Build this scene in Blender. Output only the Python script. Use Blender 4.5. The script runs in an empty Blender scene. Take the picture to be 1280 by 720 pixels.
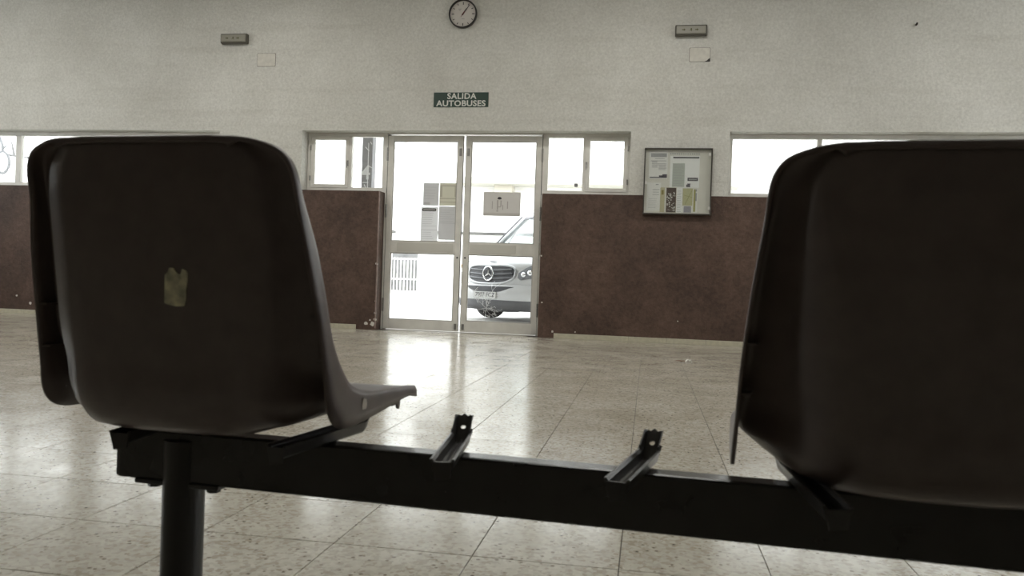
import bpy, bmesh, math, random
from mathutils import Vector, Matrix, Euler
random.seed(7)
S = bpy.context.scene
COL = S.collection
PI = math.pi
R = math.radians

# ------------------------------------------------------------------ camera
cam_d = bpy.data.cameras.new('camera')
cam = bpy.data.objects.new('camera', cam_d); COL.objects.link(cam)
CAM_H = 0.624
xr = Vector((0.985, 0.167, 0.0345)).normalized()
fw = Vector((-0.1672, 0.9858, -0.0078)); fw = (fw - xr * fw.dot(xr)).normalized()
up = xr.cross(fw)
cam.matrix_world = Matrix(((xr.x, up.x, -fw.x, 0), (xr.y, up.y, -fw.y, 0), (xr.z, up.z, -fw.z, CAM_H), (0, 0, 0, 1)))
cam_d.sensor_width = 36.0
cam_d.lens = 1008.0 / 1280.0 * 36.0
cam_d.clip_start = 0.02; cam_d.clip_end = 300
cam_d.dof.use_dof = True; cam_d.dof.focus_distance = 8.0; cam_d.dof.aperture_fstop = 9.0
S.camera = cam

# ------------------------------------------------------------------ sky, lamps, exposure
world = bpy.data.worlds.new('overcast_sky'); S.world = world; world.use_nodes = True
bg = world.node_tree.nodes['Background']
bg.inputs[0].default_value = (0.94, 0.97, 1.0, 1); bg.inputs[1].default_value = 6.5
LAMP_W = 36.0          # each added fill fitting on the ceiling, out of view
S.view_settings.view_transform = 'Standard'; S.view_settings.look = 'None'
S.view_settings.exposure = 0.0; S.view_settings.gamma = 1.0; S.view_settings.use_curve_mapping = False

# ------------------------------------------------------------------ materials
MATS = {}
def srgb(r, g, b):
    f = lambda c: (c / 255 / 12.92) if c / 255 <= 0.04045 else ((c / 255 + 0.055) / 1.055) ** 2.4
    return (f(r), f(g), f(b), 1)
def mat(name, col, rough=0.5, metal=0.0, var=0.0, scale=8.0, bump=0.0, bscale=60.0, spec=0.5):
    if name in MATS: return MATS[name]
    m = bpy.data.materials.new(name); m.use_nodes = True; nt = m.node_tree; L = nt.links
    b = nt.nodes['Principled BSDF']
    c = tuple(col) if len(col) == 4 else tuple(col) + (1,)
    b.inputs['Base Color'].default_value = c; b.inputs['Roughness'].default_value = rough
    b.inputs['Metallic'].default_value = metal; b.inputs['Specular IOR Level'].default_value = spec
    if var > 0 or bump > 0:
        g = nt.nodes.new('ShaderNodeNewGeometry')
    if var > 0:
        n = nt.nodes.new('ShaderNodeTexNoise'); n.inputs['Scale'].default_value = scale; n.inputs['Detail'].default_value = 6
        L.new(g.outputs['Position'], n.inputs['Vector'])
        mr = nt.nodes.new('ShaderNodeMapRange'); mr.inputs[1].default_value = 0.3; mr.inputs[2].default_value = 0.7
        mr.inputs[3].default_value = 1 - var; mr.inputs[4].default_value = 1 + var
        L.new(n.outputs['Fac'], mr.inputs[0])
        mx = nt.nodes.new('ShaderNodeVectorMath'); mx.operation = 'SCALE'; mx.inputs[0].default_value = c[:3]
        L.new(mr.outputs[0], mx.inputs['Scale']); L.new(mx.outputs[0], b.inputs['Base Color'])
    if bump > 0:
        n2 = nt.nodes.new('ShaderNodeTexNoise'); n2.inputs['Scale'].default_value = bscale; n2.inputs['Detail'].default_value = 4
        L.new(g.outputs['Position'], n2.inputs['Vector'])
        bp = nt.nodes.new('ShaderNodeBump'); bp.inputs['Strength'].default_value = bump; bp.inputs['Distance'].default_value = 0.01
        L.new(n2.outputs['Fac'], bp.inputs['Height']); L.new(bp.outputs[0], b.inputs['Normal'])
    MATS[name] = m; return m
def glass_mat(name, tint=(1, 1, 1), refl=0.06, rough=0.0):
    m = bpy.data.materials.new(name); m.use_nodes = True; nt = m.node_tree; nt.nodes.clear()
    o = nt.nodes.new('ShaderNodeOutputMaterial'); t = nt.nodes.new('ShaderNodeBsdfTransparent')
    t.inputs[0].default_value = tuple(tint) + (1,)
    g = nt.nodes.new('ShaderNodeBsdfGlossy'); g.inputs['Roughness'].default_value = rough
    lw = nt.nodes.new('ShaderNodeLayerWeight'); lw.inputs[0].default_value = 0.5
    pw = nt.nodes.new('ShaderNodeMath'); pw.operation = 'POWER'; pw.inputs[1].default_value = 5.0; nt.links.new(lw.outputs['Facing'], pw.inputs[0])
    fr = nt.nodes.new('ShaderNodeMath'); fr.operation = 'MULTIPLY_ADD'; fr.inputs[1].default_value = 0.95; fr.inputs[2].default_value = 0.04; nt.links.new(pw.outputs[0], fr.inputs[0])
    mx = nt.nodes.new('ShaderNodeMixShader')
    nt.links.new(fr.outputs[0], mx.inputs[0]); nt.links.new(t.outputs[0], mx.inputs[1]); nt.links.new(g.outputs[0], mx.inputs[2])
    nt.links.new(mx.outputs[0], o.inputs[0]); MATS[name] = m; return m
def paper_mat(name, col, trans=0.5):
    m = bpy.data.materials.new(name); m.use_nodes = True; nt = m.node_tree; nt.nodes.clear()
    o = nt.nodes.new('ShaderNodeOutputMaterial'); d = nt.nodes.new('ShaderNodeBsdfDiffuse'); t = nt.nodes.new('ShaderNodeBsdfTranslucent')
    d.inputs[0].default_value = col; t.inputs[0].default_value = col
    mx = nt.nodes.new('ShaderNodeMixShader'); mx.inputs[0].default_value = trans
    nt.links.new(d.outputs[0], mx.inputs[1]); nt.links.new(t.outputs[0], mx.inputs[2]); nt.links.new(mx.outputs[0], o.inputs[0])
    MATS[name] = m; return m

def wall_material(name='painted_wall'):
    m = bpy.data.materials.new(name); m.use_nodes = True; nt = m.node_tree; L = nt.links
    b = nt.nodes['Principled BSDF']; b.inputs['Specular IOR Level'].default_value = 0.3
    g = nt.nodes.new('ShaderNodeNewGeometry'); sp = nt.nodes.new('ShaderNodeSeparateXYZ'); L.new(g.outputs['Position'], sp.inputs[0])
    def noise(sc, det=5, rough=0.55):
        n = nt.nodes.new('ShaderNodeTexNoise'); n.inputs['Scale'].default_value = sc; n.inputs['Detail'].default_value = det
        n.inputs['Roughness'].default_value = rough; L.new(g.outputs['Position'], n.inputs['Vector']); return n
    def ramp(src, a, c0, bb, c1):
        r = nt.nodes.new('ShaderNodeValToRGB'); r.color_ramp.elements[0].position = a; r.color_ramp.elements[0].color = c0
        r.color_ramp.elements[1].position = bb; r.color_ramp.elements[1].color = c1; L.new(src, r.inputs[0]); return r
    def mul(a, b_, f=1.0):
        x = nt.nodes.new('ShaderNodeMix'); x.data_type = 'RGBA'; x.blend_type = 'MULTIPLY'; x.inputs[0].default_value = f
        L.new(a, x.inputs[6]); L.new(b_, x.inputs[7]); return x.outputs[2]
    nf = noise(38, 6, 0.7); nb = noise(1.3, 5); nm = noise(7, 6, 0.65); nl = noise(1.7, 4, 0.6); nd = noise(26, 6, 0.7)
    white = ramp(nf.outputs['Fac'], 0.28, (0.545, 0.54, 0.50, 1), 0.66, (0.715, 0.71, 0.665, 1))
    wv = ramp(nb.outputs['Fac'], 0.3, (0.86, 0.855, 0.84, 1), 0.7, (1, 1, 1, 1))
    # faint horizontal repair streaks in the plaster
    mp = nt.nodes.new('ShaderNodeMapping'); mp.inputs['Scale'].default_value = (0.35, 0.35, 5.0); L.new(g.outputs['Position'], mp.inputs[0])
    ns = nt.nodes.new('ShaderNodeTexNoise'); ns.inputs['Scale'].default_value = 1.6; ns.inputs['Detail'].default_value = 5; L.new(mp.outputs[0], ns.inputs['Vector'])
    st = ramp(ns.outputs['Fac'], 0.26, (0.93, 0.925, 0.915, 1), 0.46, (1, 1, 1, 1))
    wcol = mul(mul(white.outputs[0], wv.outputs[0]), st.outputs[0])
    brown = ramp(nd.outputs['Fac'], 0.3, (0.072, 0.047, 0.038, 1), 0.7, (0.130, 0.089, 0.074, 1))
    bv = ramp(nm.outputs['Fac'], 0.3, (0.82, 0.78, 0.74, 1), 0.7, (1.1, 1.08, 1.05, 1))
    bl = ramp(nl.outputs['Fac'], 0.32, (0.70, 0.68, 0.66, 1), 0.68, (1.2, 1.16, 1.1, 1))
    bcol = mul(mul(brown.outputs[0], bv.outputs[0]), bl.outputs[0])
    # straight paint line at 1.638 m with a slightly wavy brush edge
    ma = nt.nodes.new('ShaderNodeMath'); ma.operation = 'MULTIPLY_ADD'; L.new(nm.outputs['Fac'], ma.inputs[0]); ma.inputs[1].default_value = 0.008; L.new(sp.outputs['Z'], ma.inputs[2])
    gt = nt.nodes.new('ShaderNodeMath'); gt.operation = 'GREATER_THAN'; L.new(ma.outputs[0], gt.inputs[0]); gt.inputs[1].default_value = 1.642
    mix = nt.nodes.new('ShaderNodeMix'); mix.data_type = 'RGBA'; L.new(gt.outputs[0], mix.inputs[0]); L.new(bcol, mix.inputs[6]); L.new(wcol, mix.inputs[7])
    L.new(mix.outputs[2], b.inputs['Base Color'])
    ro = nt.nodes.new('ShaderNodeMapRange'); L.new(gt.outputs[0], ro.inputs[0]); ro.inputs[3].default_value = 0.55; ro.inputs[4].default_value = 0.85; L.new(ro.outputs[0], b.inputs['Roughness'])
    bp = nt.nodes.new('ShaderNodeBump'); bp.inputs['Strength'].default_value = 0.55; bp.inputs['Distance'].default_value = 0.012
    L.new(nd.outputs['Fac'], bp.inputs['Height']); L.new(bp.outputs[0], b.inputs['Normal'])
    MATS[name] = m; return m

def terrazzo_material(name='terrazzo'):
    m = bpy.data.materials.new(name); m.use_nodes = True; nt = m.node_tree; L = nt.links
    b = nt.nodes['Principled BSDF']
    g = nt.nodes.new('ShaderNodeNewGeometry')
    def ramp(src, pts):
        r = nt.nodes.new('ShaderNodeValToRGB'); e = r.color_ramp.elements
        e[0].position, e[0].color = pts[0]; e[1].position, e[1].color = pts[1]
        for p, c in pts[2:]:
            x = e.new(p); x.color = c
        L.new(src, r.inputs[0]); return r.outputs[0]
    def mul(a, b_, f=1.0):
        x = nt.nodes.new('ShaderNodeMix'); x.data_type = 'RGBA'; x.blend_type = 'MULTIPLY'; x.inputs[0].default_value = f
        L.new(a, x.inputs[6]); L.new(b_, x.inputs[7]); return x.outputs[2]
    v = nt.nodes.new('ShaderNodeTexVoronoi'); v.inputs['Scale'].default_value = 95; L.new(g.outputs['Position'], v.inputs['Vector'])
    sc = nt.nodes.new('ShaderNodeSeparateColor'); L.new(v.outputs['Color'], sc.inputs[0])
    chips = ramp(sc.outputs[0], [(0.0, (0.47, 0.445, 0.375, 1)), (1.0, (0.63, 0.605, 0.525, 1)), (0.45, (0.55, 0.525, 0.45, 1)), (0.06, (0.40, 0.36, 0.285, 1))])
    v2 = nt.nodes.new('ShaderNodeTexVoronoi'); v2.inputs['Scale'].default_value = 42; L.new(g.outputs['Position'], v2.inputs['Vector'])
    s2 = nt.nodes.new('ShaderNodeSeparateColor'); L.new(v2.outputs['Color'], s2.inputs[0])
    big = ramp(s2.outputs[1], [(0.0, (0.88, 0.87, 0.85, 1)), (0.5, (1, 1, 1, 1))])
    # dark pits and flecks: small cores of a sparse set of cells
    v3 = nt.nodes.new('ShaderNodeTexVoronoi'); v3.inputs['Scale'].default_value = 72; L.new(g.outputs['Position'], v3.inputs['Vector'])
    s3 = nt.nodes.new('ShaderNodeSeparateColor'); L.new(v3.outputs['Color'], s3.inputs[0])
    th = nt.nodes.new('ShaderNodeMapRange'); L.new(s3.outputs[2], th.inputs[0]); th.inputs[1].default_value = 0.88; th.inputs[2].default_value = 1.0; th.inputs[3].default_value = 0.0; th.inputs[4].default_value = 0.32
    lt = nt.nodes.new('ShaderNodeMath'); lt.operation = 'SUBTRACT'; L.new(v3.outputs['Distance'], lt.inputs[0]); L.new(th.outputs[0], lt.inputs[1])
    pit = ramp(lt.outputs[0], [(0.0, (0.30, 0.25, 0.20, 1)), (0.08, (1, 1, 1, 1))])
    n = nt.nodes.new('ShaderNodeTexNoise'); n.inputs['Scale'].default_value = 2.2; n.inputs['Detail'].default_value = 6; L.new(g.outputs['Position'], n.inputs['Vector'])
    stain = ramp(n.outputs['Fac'], [(0.3, (0.80, 0.78, 0.74, 1)), (0.65, (1, 1, 1, 1))])
    L.new(mul(mul(mul(chips, big), pit), stain), b.inputs['Base Color'])
    n2 = nt.nodes.new('ShaderNodeTexNoise'); n2.inputs['Scale'].default_value = 5; n2.inputs['Detail'].default_value = 6; L.new(g.outputs['Position'], n2.inputs['Vector'])
    ro = nt.nodes.new('ShaderNodeMapRange'); L.new(n2.outputs['Fac'], ro.inputs[0]); ro.inputs[1].default_value = 0.3; ro.inputs[2].default_value = 0.7; ro.inputs[3].default_value = 0.13; ro.inputs[4].default_value = 0.23
    L.new(ro.outputs[0], b.inputs['Roughness']); b.inputs['Specular IOR Level'].default_value = 0.5
    bp = nt.nodes.new('ShaderNodeBump'); bp.inputs['Strength'].default_value = 0.05; bp.inputs['Distance'].default_value = 0.004
    n3 = nt.nodes.new('ShaderNodeTexNoise'); n3.inputs['Scale'].default_value = 14; L.new(g.outputs['Position'], n3.inputs['Vector'])
    L.new(n3.outputs['Fac'], bp.inputs['Height']); L.new(bp.outputs[0], b.inputs['Normal'])
    MATS[name] = m; return m

wall_m = wall_material(); terr_m = terrazzo_material()
ceil_m = mat('ceiling_paint', (0.62, 0.61, 0.57), 0.85, var=0.05, scale=2)
plain_m = mat('plain_wall_paint', (0.5, 0.48, 0.43), 0.85, var=0.06, scale=2)
grout_m = mat('dark_grout', (0.10, 0.09, 0.075), 0.9)
skirt_m = mat('cream_skirting', (0.50, 0.47, 0.36), 0.4, var=0.10, scale=25)
alu_m = mat('painted_aluminium', (0.70, 0.685, 0.635), 0.42, var=0.07, scale=9)
alu2_m = mat('window_aluminium', (0.72, 0.705, 0.655), 0.42, var=0.06, scale=9)
gasket_m = mat('dark_gasket', (0.04, 0.038, 0.034), 0.7)
steel_m = mat('dull_steel', (0.33, 0.32, 0.30), 0.38, 0.8)
glass_m = glass_mat('window_glass', (0.97, 0.98, 0.98))
bead_m = mat('worn_corner_paint', (0.23, 0.165, 0.14), 0.6, var=0.25, scale=20)
chip_m = mat('bare_plaster', (0.62, 0.59, 0.53), 0.9, var=0.1, scale=40)
plastic_m = mat('dark_brown_plastic', (0.105, 0.082, 0.075), 0.36, var=0.16, scale=30, bump=0.05, bscale=400, spec=0.6)
scuff_m = mat('scuffed_plastic', (0.50, 0.46, 0.40), 0.6, var=0.2, scale=60)
black_m = mat('black_enamel', (0.017, 0.0165, 0.015), 0.24, var=0.2, scale=20)
bracket_m = mat('black_steel_bracket', (0.026, 0.025, 0.024), 0.30, 0.0, var=0.3, scale=40)
legm = mat('dark_grey_leg', (0.016, 0.016, 0.016), 0.4)
white_m = mat('white_paper', (0.66, 0.65, 0.60), 0.8)
ink_m = mat('dark_ink', (0.06, 0.055, 0.06), 0.8)
greyink_m = mat('grey_print', (0.36, 0.36, 0.35), 0.8)

# ------------------------------------------------------------------ builders
def finish(name, bm, m, parent=None, smooth=False, loc=None):
    me = bpy.data.meshes.new(name); bmesh.ops.recalc_face_normals(bm, faces=bm.faces); bm.to_mesh(me); bm.free()
    if smooth:
        for p in me.polygons: p.use_smooth = True
    o = bpy.data.objects.new(name, me); COL.objects.link(o)
    if m: me.materials.append(m)
    if parent: o.parent = parent
    if loc: o.location = loc
    return o
def box(bm, x0, x1, y0, y1, z0, z1, bev=0.0, M=None):
    vs = [bm.verts.new(Vector(p)) for p in ((x0, y0, z0), (x1, y0, z0), (x1, y1, z0), (x0, y1, z0), (x0, y0, z1), (x1, y0, z1), (x1, y1, z1), (x0, y1, z1))]
    fs = [bm.faces.new([vs[i] for i in f]) for f in ((0, 3, 2, 1), (4, 5, 6, 7), (0, 1, 5, 4), (1, 2, 6, 5), (2, 3, 7, 6), (3, 0, 4, 7))]
    if bev > 0:
        es = list({e for f in fs for e in f.edges})
        r = bmesh.ops.bevel(bm, geom=es, offset=bev, segments=2, profile=0.5, affect='EDGES')
        vs = list({v for f in r['faces'] for v in f.verts} | {v for v in vs if v.is_valid})
    if M is not None:
        for v in vs: v.co = M @ v.co
    return vs
def tube(bm, pts, rad, seg=12, cap=True):
    pts = [Vector(p) for p in pts]; rings = []
    for i, p in enumerate(pts):
        a = pts[max(i - 1, 0)]; b = pts[min(i + 1, len(pts) - 1)]; d = (b - a).normalized()
        ref = Vector((0, 0, 1)) if abs(d.z) < 0.9 else Vector((1, 0, 0))
        s = d.cross(ref).normalized(); t = s.cross(d)
        r = rad[i] if isinstance(rad, (list, tuple)) else rad
        rings.append([bm.verts.new(p + (s * math.cos(2 * PI * k / seg) + t * math.sin(2 * PI * k / seg)) * r) for k in range(seg)])
    for i in range(len(rings) - 1):
        for k in range(seg):
            bm.faces.new((rings[i][k], rings[i][(k + 1) % seg], rings[i + 1][(k + 1) % seg], rings[i + 1][k]))
    if cap: bm.faces.new(rings[0][::-1]); bm.faces.new(rings[-1])
def prism(bm, poly, y0, y1, axis='y'):
    """extrude a 2D polygon (a,b) along axis"""
    def P(a, b, c): return {'y': (a, c, b), 'x': (c, a, b), 'z': (a, b, c)}[axis]
    v0 = [bm.verts.new(P(a, b, y0)) for a, b in poly]; v1 = [bm.verts.new(P(a, b, y1)) for a, b in poly]
    n = len(poly); bm.faces.new(v0); bm.faces.new(v1[::-1])
    for i in range(n): bm.faces.new((v0[i], v0[(i + 1) % n], v1[(i + 1) % n], v1[i]))
def boxes(name, lst, m, parent=None, bev=0.0):
    bm = bmesh.new()
    for b in lst: box(bm, *b, bev=bev)
    return finish(name, bm, m, parent)
def bx(name, x0, x1, y0, y1, z0, z1, m, parent=None, bev=0.0):
    bm = bmesh.new(); box(bm, x0, x1, y0, y1, z0, z1, bev); return finish(name, bm, m, parent)
def empty(name, loc=(0, 0, 0), parent=None):
    o = bpy.data.objects.new(name, None); COL.objects.link(o); o.location = loc; o.empty_display_size = 0.1
    if parent: o.parent = parent
    return o
def tag(o, label=None, cat=None, group=None, kind=None):
    if label: o['label'] = label
    if cat: o['category'] = cat
    if group: o['group'] = group
    if kind: o['kind'] = kind
    return o
def structure(o, label=None):
    o['kind'] = 'structure'
    if label: o['label'] = label
    return o
def text_mesh(name, txt, size, m, parent=None, M=None, bold=0.0, depth=0.0015, spacing=1.0, width=None, align='CENTER'):
    cu = bpy.data.curves.new(name, 'FONT'); cu.body = txt; cu.size = size; cu.align_x = align; cu.align_y = 'CENTER'
    cu.extrude = depth; cu.offset = bold; cu.space_character = spacing; cu.resolution_u = 4
    t = bpy.data.objects.new(name + '_curve', cu); COL.objects.link(t)
    dg = bpy.context.evaluated_depsgraph_get(); me = bpy.data.meshes.new_from_object(t.evaluated_get(dg))
    bpy.data.objects.remove(t); bpy.data.curves.remove(cu)
    me.name = name; me.materials.clear(); me.materials.append(m)
    if width:
        xs = [v.co.x for v in me.vertices]; k = width / (max(xs) - min(xs))
        for v in me.vertices: v.co.x *= k
    if M is not None: me.transform(M)
    o = bpy.data.objects.new(name, me); COL.objects.link(o)
    if parent: o.parent = parent
    return o
# text upright on a wall that faces -Y
WALLTXT = Matrix(((1, 0, 0, 0), (0, 0, -1, 0), (0, 1, 0, 0), (0, 0, 0, 1)))
def wall_at(x, y, z): return Matrix.Translation((x, y, z)) @ WALLTXT

# ------------------------------------------------------------------ room shell
W = 9.10; T = 0.35; WF = W + 0.18        # inner wall face, thickness, window frame plane
XL, XR, YB, HC = -10.8, 7.2, -6.5, 4.35
OZ0, OZ1 = 1.638, 2.350
A0, A1 = -10.4, -5.215                   # window strip on the left
B0, B1 = -4.150, -0.255                  # opening over door and side lights
D0, D1 = -3.160, -1.228                  # door opening below
E0, E1 = 0.820, 6.6                      # window strip on the right
bm = bmesh.new()
for (x0, x1, z0, z1) in [(XL, XR, OZ1, HC), (XL, D0, 0, OZ0), (D1, XR, 0, OZ0),
                         (XL, A0, OZ0, OZ1), (A1, B0, OZ0, OZ1), (B1, E0, OZ0, OZ1), (E1, XR, OZ0, OZ1)]:
    box(bm, x0, x1, W, W + T, z0, z1)
wf = finish('wall_front', bm, wall_m); structure(wf, 'rough plaster wall, off-white above a dark brown painted dado')
SY0, SY1, SZ0, SZ1 = 3.2, 8.0, 1.64, 2.90          # windows added in the unseen end walls for side daylight
for (nm, x0, x1) in (('wall_left', XL - 0.25, XL), ('wall_right', XR, XR + 0.25)):
    structure(boxes(nm, [(x0, x1, YB - 0.25, W + T, -0.05, SZ0), (x0, x1, YB - 0.25, W + T, SZ1, HC), (x0, x1, YB - 0.25, SY0, SZ0, SZ1), (x0, x1, SY1, W + T, SZ0, SZ1)], wall_m))
structure(bx('wall_back', XL, XR, YB - 0.25, YB, -0.05, HC, wall_m))
structure(bx('ceiling', XL - 0.25, XR + 0.25, YB - 0.25, W + T, HC, HC + 0.3, ceil_m))
# worn paint on the door jamb arris, and knocked-off chips of plaster
bx('corner_bead', D0 - 0.010, D0 + 0.003, W - 0.004, W + 0.012, 0.02, OZ0, bead_m, wf, 0.002)
def chip(x, z, s, k, y=W):
    b = bmesh.new(); n = 9
    rr = random.Random(k)
    p = [(x + s * (0.6 + 0.5 * rr.random()) * math.cos(2 * PI * i / n), z + s * (0.6 + 0.5 * rr.random()) * math.sin(2 * PI * i / n)) for i in range(n)]
    prism(b, p, y - 0.003, y + 0.002); return finish('plaster_chip', b, chip_m, wf)
for i, (x, z, s) in enumerate([(-3.275, 0.075, .024), (-3.195, 0.07, .032), (-3.165, 0.125, .02), (-3.225, 0.115, .013), (-3.165, 0.78, .018), (-3.165, 0.34, .010), (-3.167, 0.2, .014),
                               (-1.06, 0.075, .016), (-0.80, 0.08, .010), (-1.19, 0.40, .012), (-1.215, 0.93, .012), (0.33, 0.25, .009), (-7.75, 0.14, .02), (-7.95, 0.23, .015)]): chip(x, z, s, i)
# skirting: short lengths of cream terrazzo butted end to end
sk = empty('baseboard_front'); structure(sk, 'low cream terrazzo skirting along the brown wall')
def skirting(x0, x1, step=0.42):
    x = x0
    while x < x1 - 0.02:
        e = min(x + step, x1)
        bx('skirting_piece', x + 0.001, e - 0.001, W - 0.014, W - 0.0005, 0.0005, 0.056, skirt_m, sk, 0.0015); x = e
skirting(XL + 0.01, -3.395); skirting(-1.043, XR - 0.01)

# floor: terrazzo tiles of 33 cm, laid square to the wall
TS = 0.33; TX0, TY0 = -0.043, 1.785
fl = bx('floor', XL, XR, YB, W + T + 0.02, -0.12, -0.0035, grout_m); structure(fl, 'polished beige terrazzo tile floor with thin dark joints')
def tile_geom(bm, cx, cy, hx, hy):
    box(bm, cx - hx, cx + hx, cy - hy, cy + hy, -0.02, 0.0)
tb = bmesh.new(); g = TS / 2 - 0.0011
box(tb, -g, g, -g, g, -0.018, 0.0)
for e in [e for e in tb.edges if all(v.co.z > -0.001 for v in e.verts)]: pass
bmesh.ops.bevel(tb, geom=[e for e in tb.edges if all(v.co.z > -0.001 for v in e.verts)], offset=0.0007, segments=1, affect='EDGES')
tile_me = bpy.data.meshes.new('floor_tile'); bmesh.ops.recalc_face_normals(tb, faces=tb.faces); tb.to_mesh(tile_me); tb.free(); tile_me.materials.append(terr_m)
cells = []
i0, i1 = math.floor((XL - TX0) / TS), math.ceil((XR - TX0) / TS)
j0, j1 = math.floor((YB - TY0) / TS), math.ceil((W + 0.2 - TY0) / TS)
def in_view(p):
    d = Vector(p) - Vector((0, 0, CAM_H)); z = d.dot(fw)
    return z > 0.4 and abs(d.dot(xr)) / z < 0.66 and abs(d.dot(up)) / z < 0.40
for i in range(i0, i1):
    for j in range(j0, j1):
        ax, bx_ = max(TX0 + i * TS, XL), min(TX0 + (i + 1) * TS, XR)
        ay, by_ = max(TY0 + j * TS, YB), min(TY0 + (j + 1) * TS, W if not (D0 + 0.05 < TX0 + (i + .5) * TS < D1 - 0.05) else W + 0.30)
        if bx_ - ax < 0.01 or by_ - ay < 0.01: continue
        full = bx_ - ax > TS - 0.001 and by_ - ay > TS - 0.001
        c = ((ax + bx_) / 2, (ay + by_) / 2)
        vis = any(in_view((c[0] + dx, c[1] + dy, 0)) for dx in (-.16, 0, .16) for dy in (-.16, 0, .16))
        cells.append((not (vis and full), math.hypot(c[0], c[1]), ax, bx_, ay, by_))
cells.sort()
rest = bmesh.new()
for k, (nv, dist, ax, bx_, ay, by_) in enumerate(cells):
    if k < 300 and not nv:
        o = bpy.data.objects.new('floor_tile', tile_me); COL.objects.link(o); o.parent = fl; o.location = ((ax + bx_) / 2, (ay + by_) / 2, 0)
    else:
        box(rest, ax + 0.0011, bx_ - 0.0011, ay + 0.0011, by_ - 0.0011, -0.018, 0.0)
rt = finish('floor_tiles_beyond', rest, terr_m, fl); rt['kind'] = 'stuff'
structure(bx('trim_1', D0, D1, W + 0.185, W + T + 0.02, -0.003, 0.006, mat('worn_threshold', (0.34, 0.32, 0.28), 0.4, 0.3, var=0.1), None, 0.002), 'flat metal threshold under the double door')

# ------------------------------------------------------------------ windows
def frame_rect(name, x0, x1, z0, z1, t, y0, y1, m, parent, bev=0.003):
    """four mitre-less members of a rectangular frame as one mesh"""
    return boxes(name, [(x0, x1, y0, y1, z1 - t, z1), (x0, x1, y0, y1, z0, z0 + t), (x0, x0 + t, y0, y1, z0 + t, z1 - t), (x1 - t, x1, y0, y1, z0 + t, z1 - t)], m, parent, bev)
def sash(parent, x0, x1, z0, z1, t=0.042, y=WF - 0.012, m=alu2_m):
    s = frame_rect('sash', x0, x1, z0, z1, t, y, y + 0.045, m, parent)
    bx('pane', x0 + t - 0.004, x1 - t + 0.004, y + 0.020, y + 0.025, z0 + t - 0.004, z1 - t + 0.004, glass_m, s)
    bx('glazing_bead', x0 + t - 0.002, x0 + t + 0.004, y + 0.012, y + 0.02, z0 + t, z1 - t, alu_m, s)
    return s
def fixed(parent, x0, x1, z0, z1, y=WF + 0.012):
    p = bx('pane', x0, x1, y, y + 0.005, z0, z1, glass_m, parent)
    return p
def win_handle(parent, x, z, y=WF - 0.012):
    b = bmesh.new(); box(b, x - 0.012, x + 0.012, y - 0.008, y, z - 0.035, z + 0.035, 0.003); tube(b, [(x, y - 0.008, z), (x, y - 0.03, z), (x, y - 0.034, z - 0.06)], 0.007, 8)
    return finish('handle', b, steel_m, parent)
def hinge(parent, x, z, y, l=0.06, r=0.009):
    b = bmesh.new()
    for k in range(3):
        tube(b, [(x, y, z - l / 2 + k * l / 3 + 0.001), (x, y, z - l / 2 + (k + 1) * l / 3 - 0.001)], r, 10)
    return finish('hinge', b, steel_m, parent)
fy0, fy1 = WF - 0.005, WF + 0.055
# window beside the door, left
w2 = empty('window_2'); structure(w2, 'two-light aluminium window left of the door')
boxes('frame', [(B0 + 0.002, D0 + 0.020, fy0, fy1, OZ1 - 0.044, OZ1), (B0 + 0.002, D0 + 0.020, fy0, fy1, OZ0, OZ0 + 0.058), (B0 + 0.002, B0 + 0.040, fy0, fy1, OZ0 + .058, OZ1 - .044),
                (-3.640, -3.584, fy0, fy1, OZ0 + .058, OZ1 - .044), (-3.196, D0 + 0.026, fy0, fy1, OZ0 + .058, OZ1 - .044)], alu2_m, w2, 0.003)
s = sash(w2, B0 + 0.046, -3.622, 1.688, 2.310, 0.044); win_handle(s, -3.632, 1.985); hinge(s, B0 + 0.043, 2.17, WF - 0.016); hinge(s, B0 + 0.043, 1.80, WF - 0.016)
fixed(w2, -3.586, -3.194, 1.694, 2.308)
# window beside the door, right
w3 = empty('window_3'); structure(w3, 'two-light aluminium window right of the door')
boxes('frame', [(-1.262, B1 - 0.002, fy0, fy1, OZ1 - 0.044, OZ1), (-1.262, B1 - 0.002, fy0, fy1, OZ0, OZ0 + 0.056), (-1.262, -1.196, fy0, fy1, OZ0 + .056, OZ1 - .044),
                (-0.796, -0.742, fy0, fy1, OZ0 + .056, OZ1 - .044), (B1 - 0.040, B1 - 0.002, fy0, fy1, OZ0 + .056, OZ1 - .044)], alu2_m, w3, 0.003)
fixed(w3, -1.198, -0.794, 1.692, 2.308)
s = sash(w3, -0.762, -0.286, 1.684, 2.314, 0.044); win_handle(s, -0.752, 1.99); hinge(s, -0.282, 2.18, WF - 0.016); hinge(s, -0.282, 1.80, WF - 0.016)
bx('sticker', -0.886, -0.846, WF + 0.009, WF + 0.0115, 1.742, 1.782, mat('grey_sticker', (0.22, 0.22, 0.22), 0.7), w3)
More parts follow.
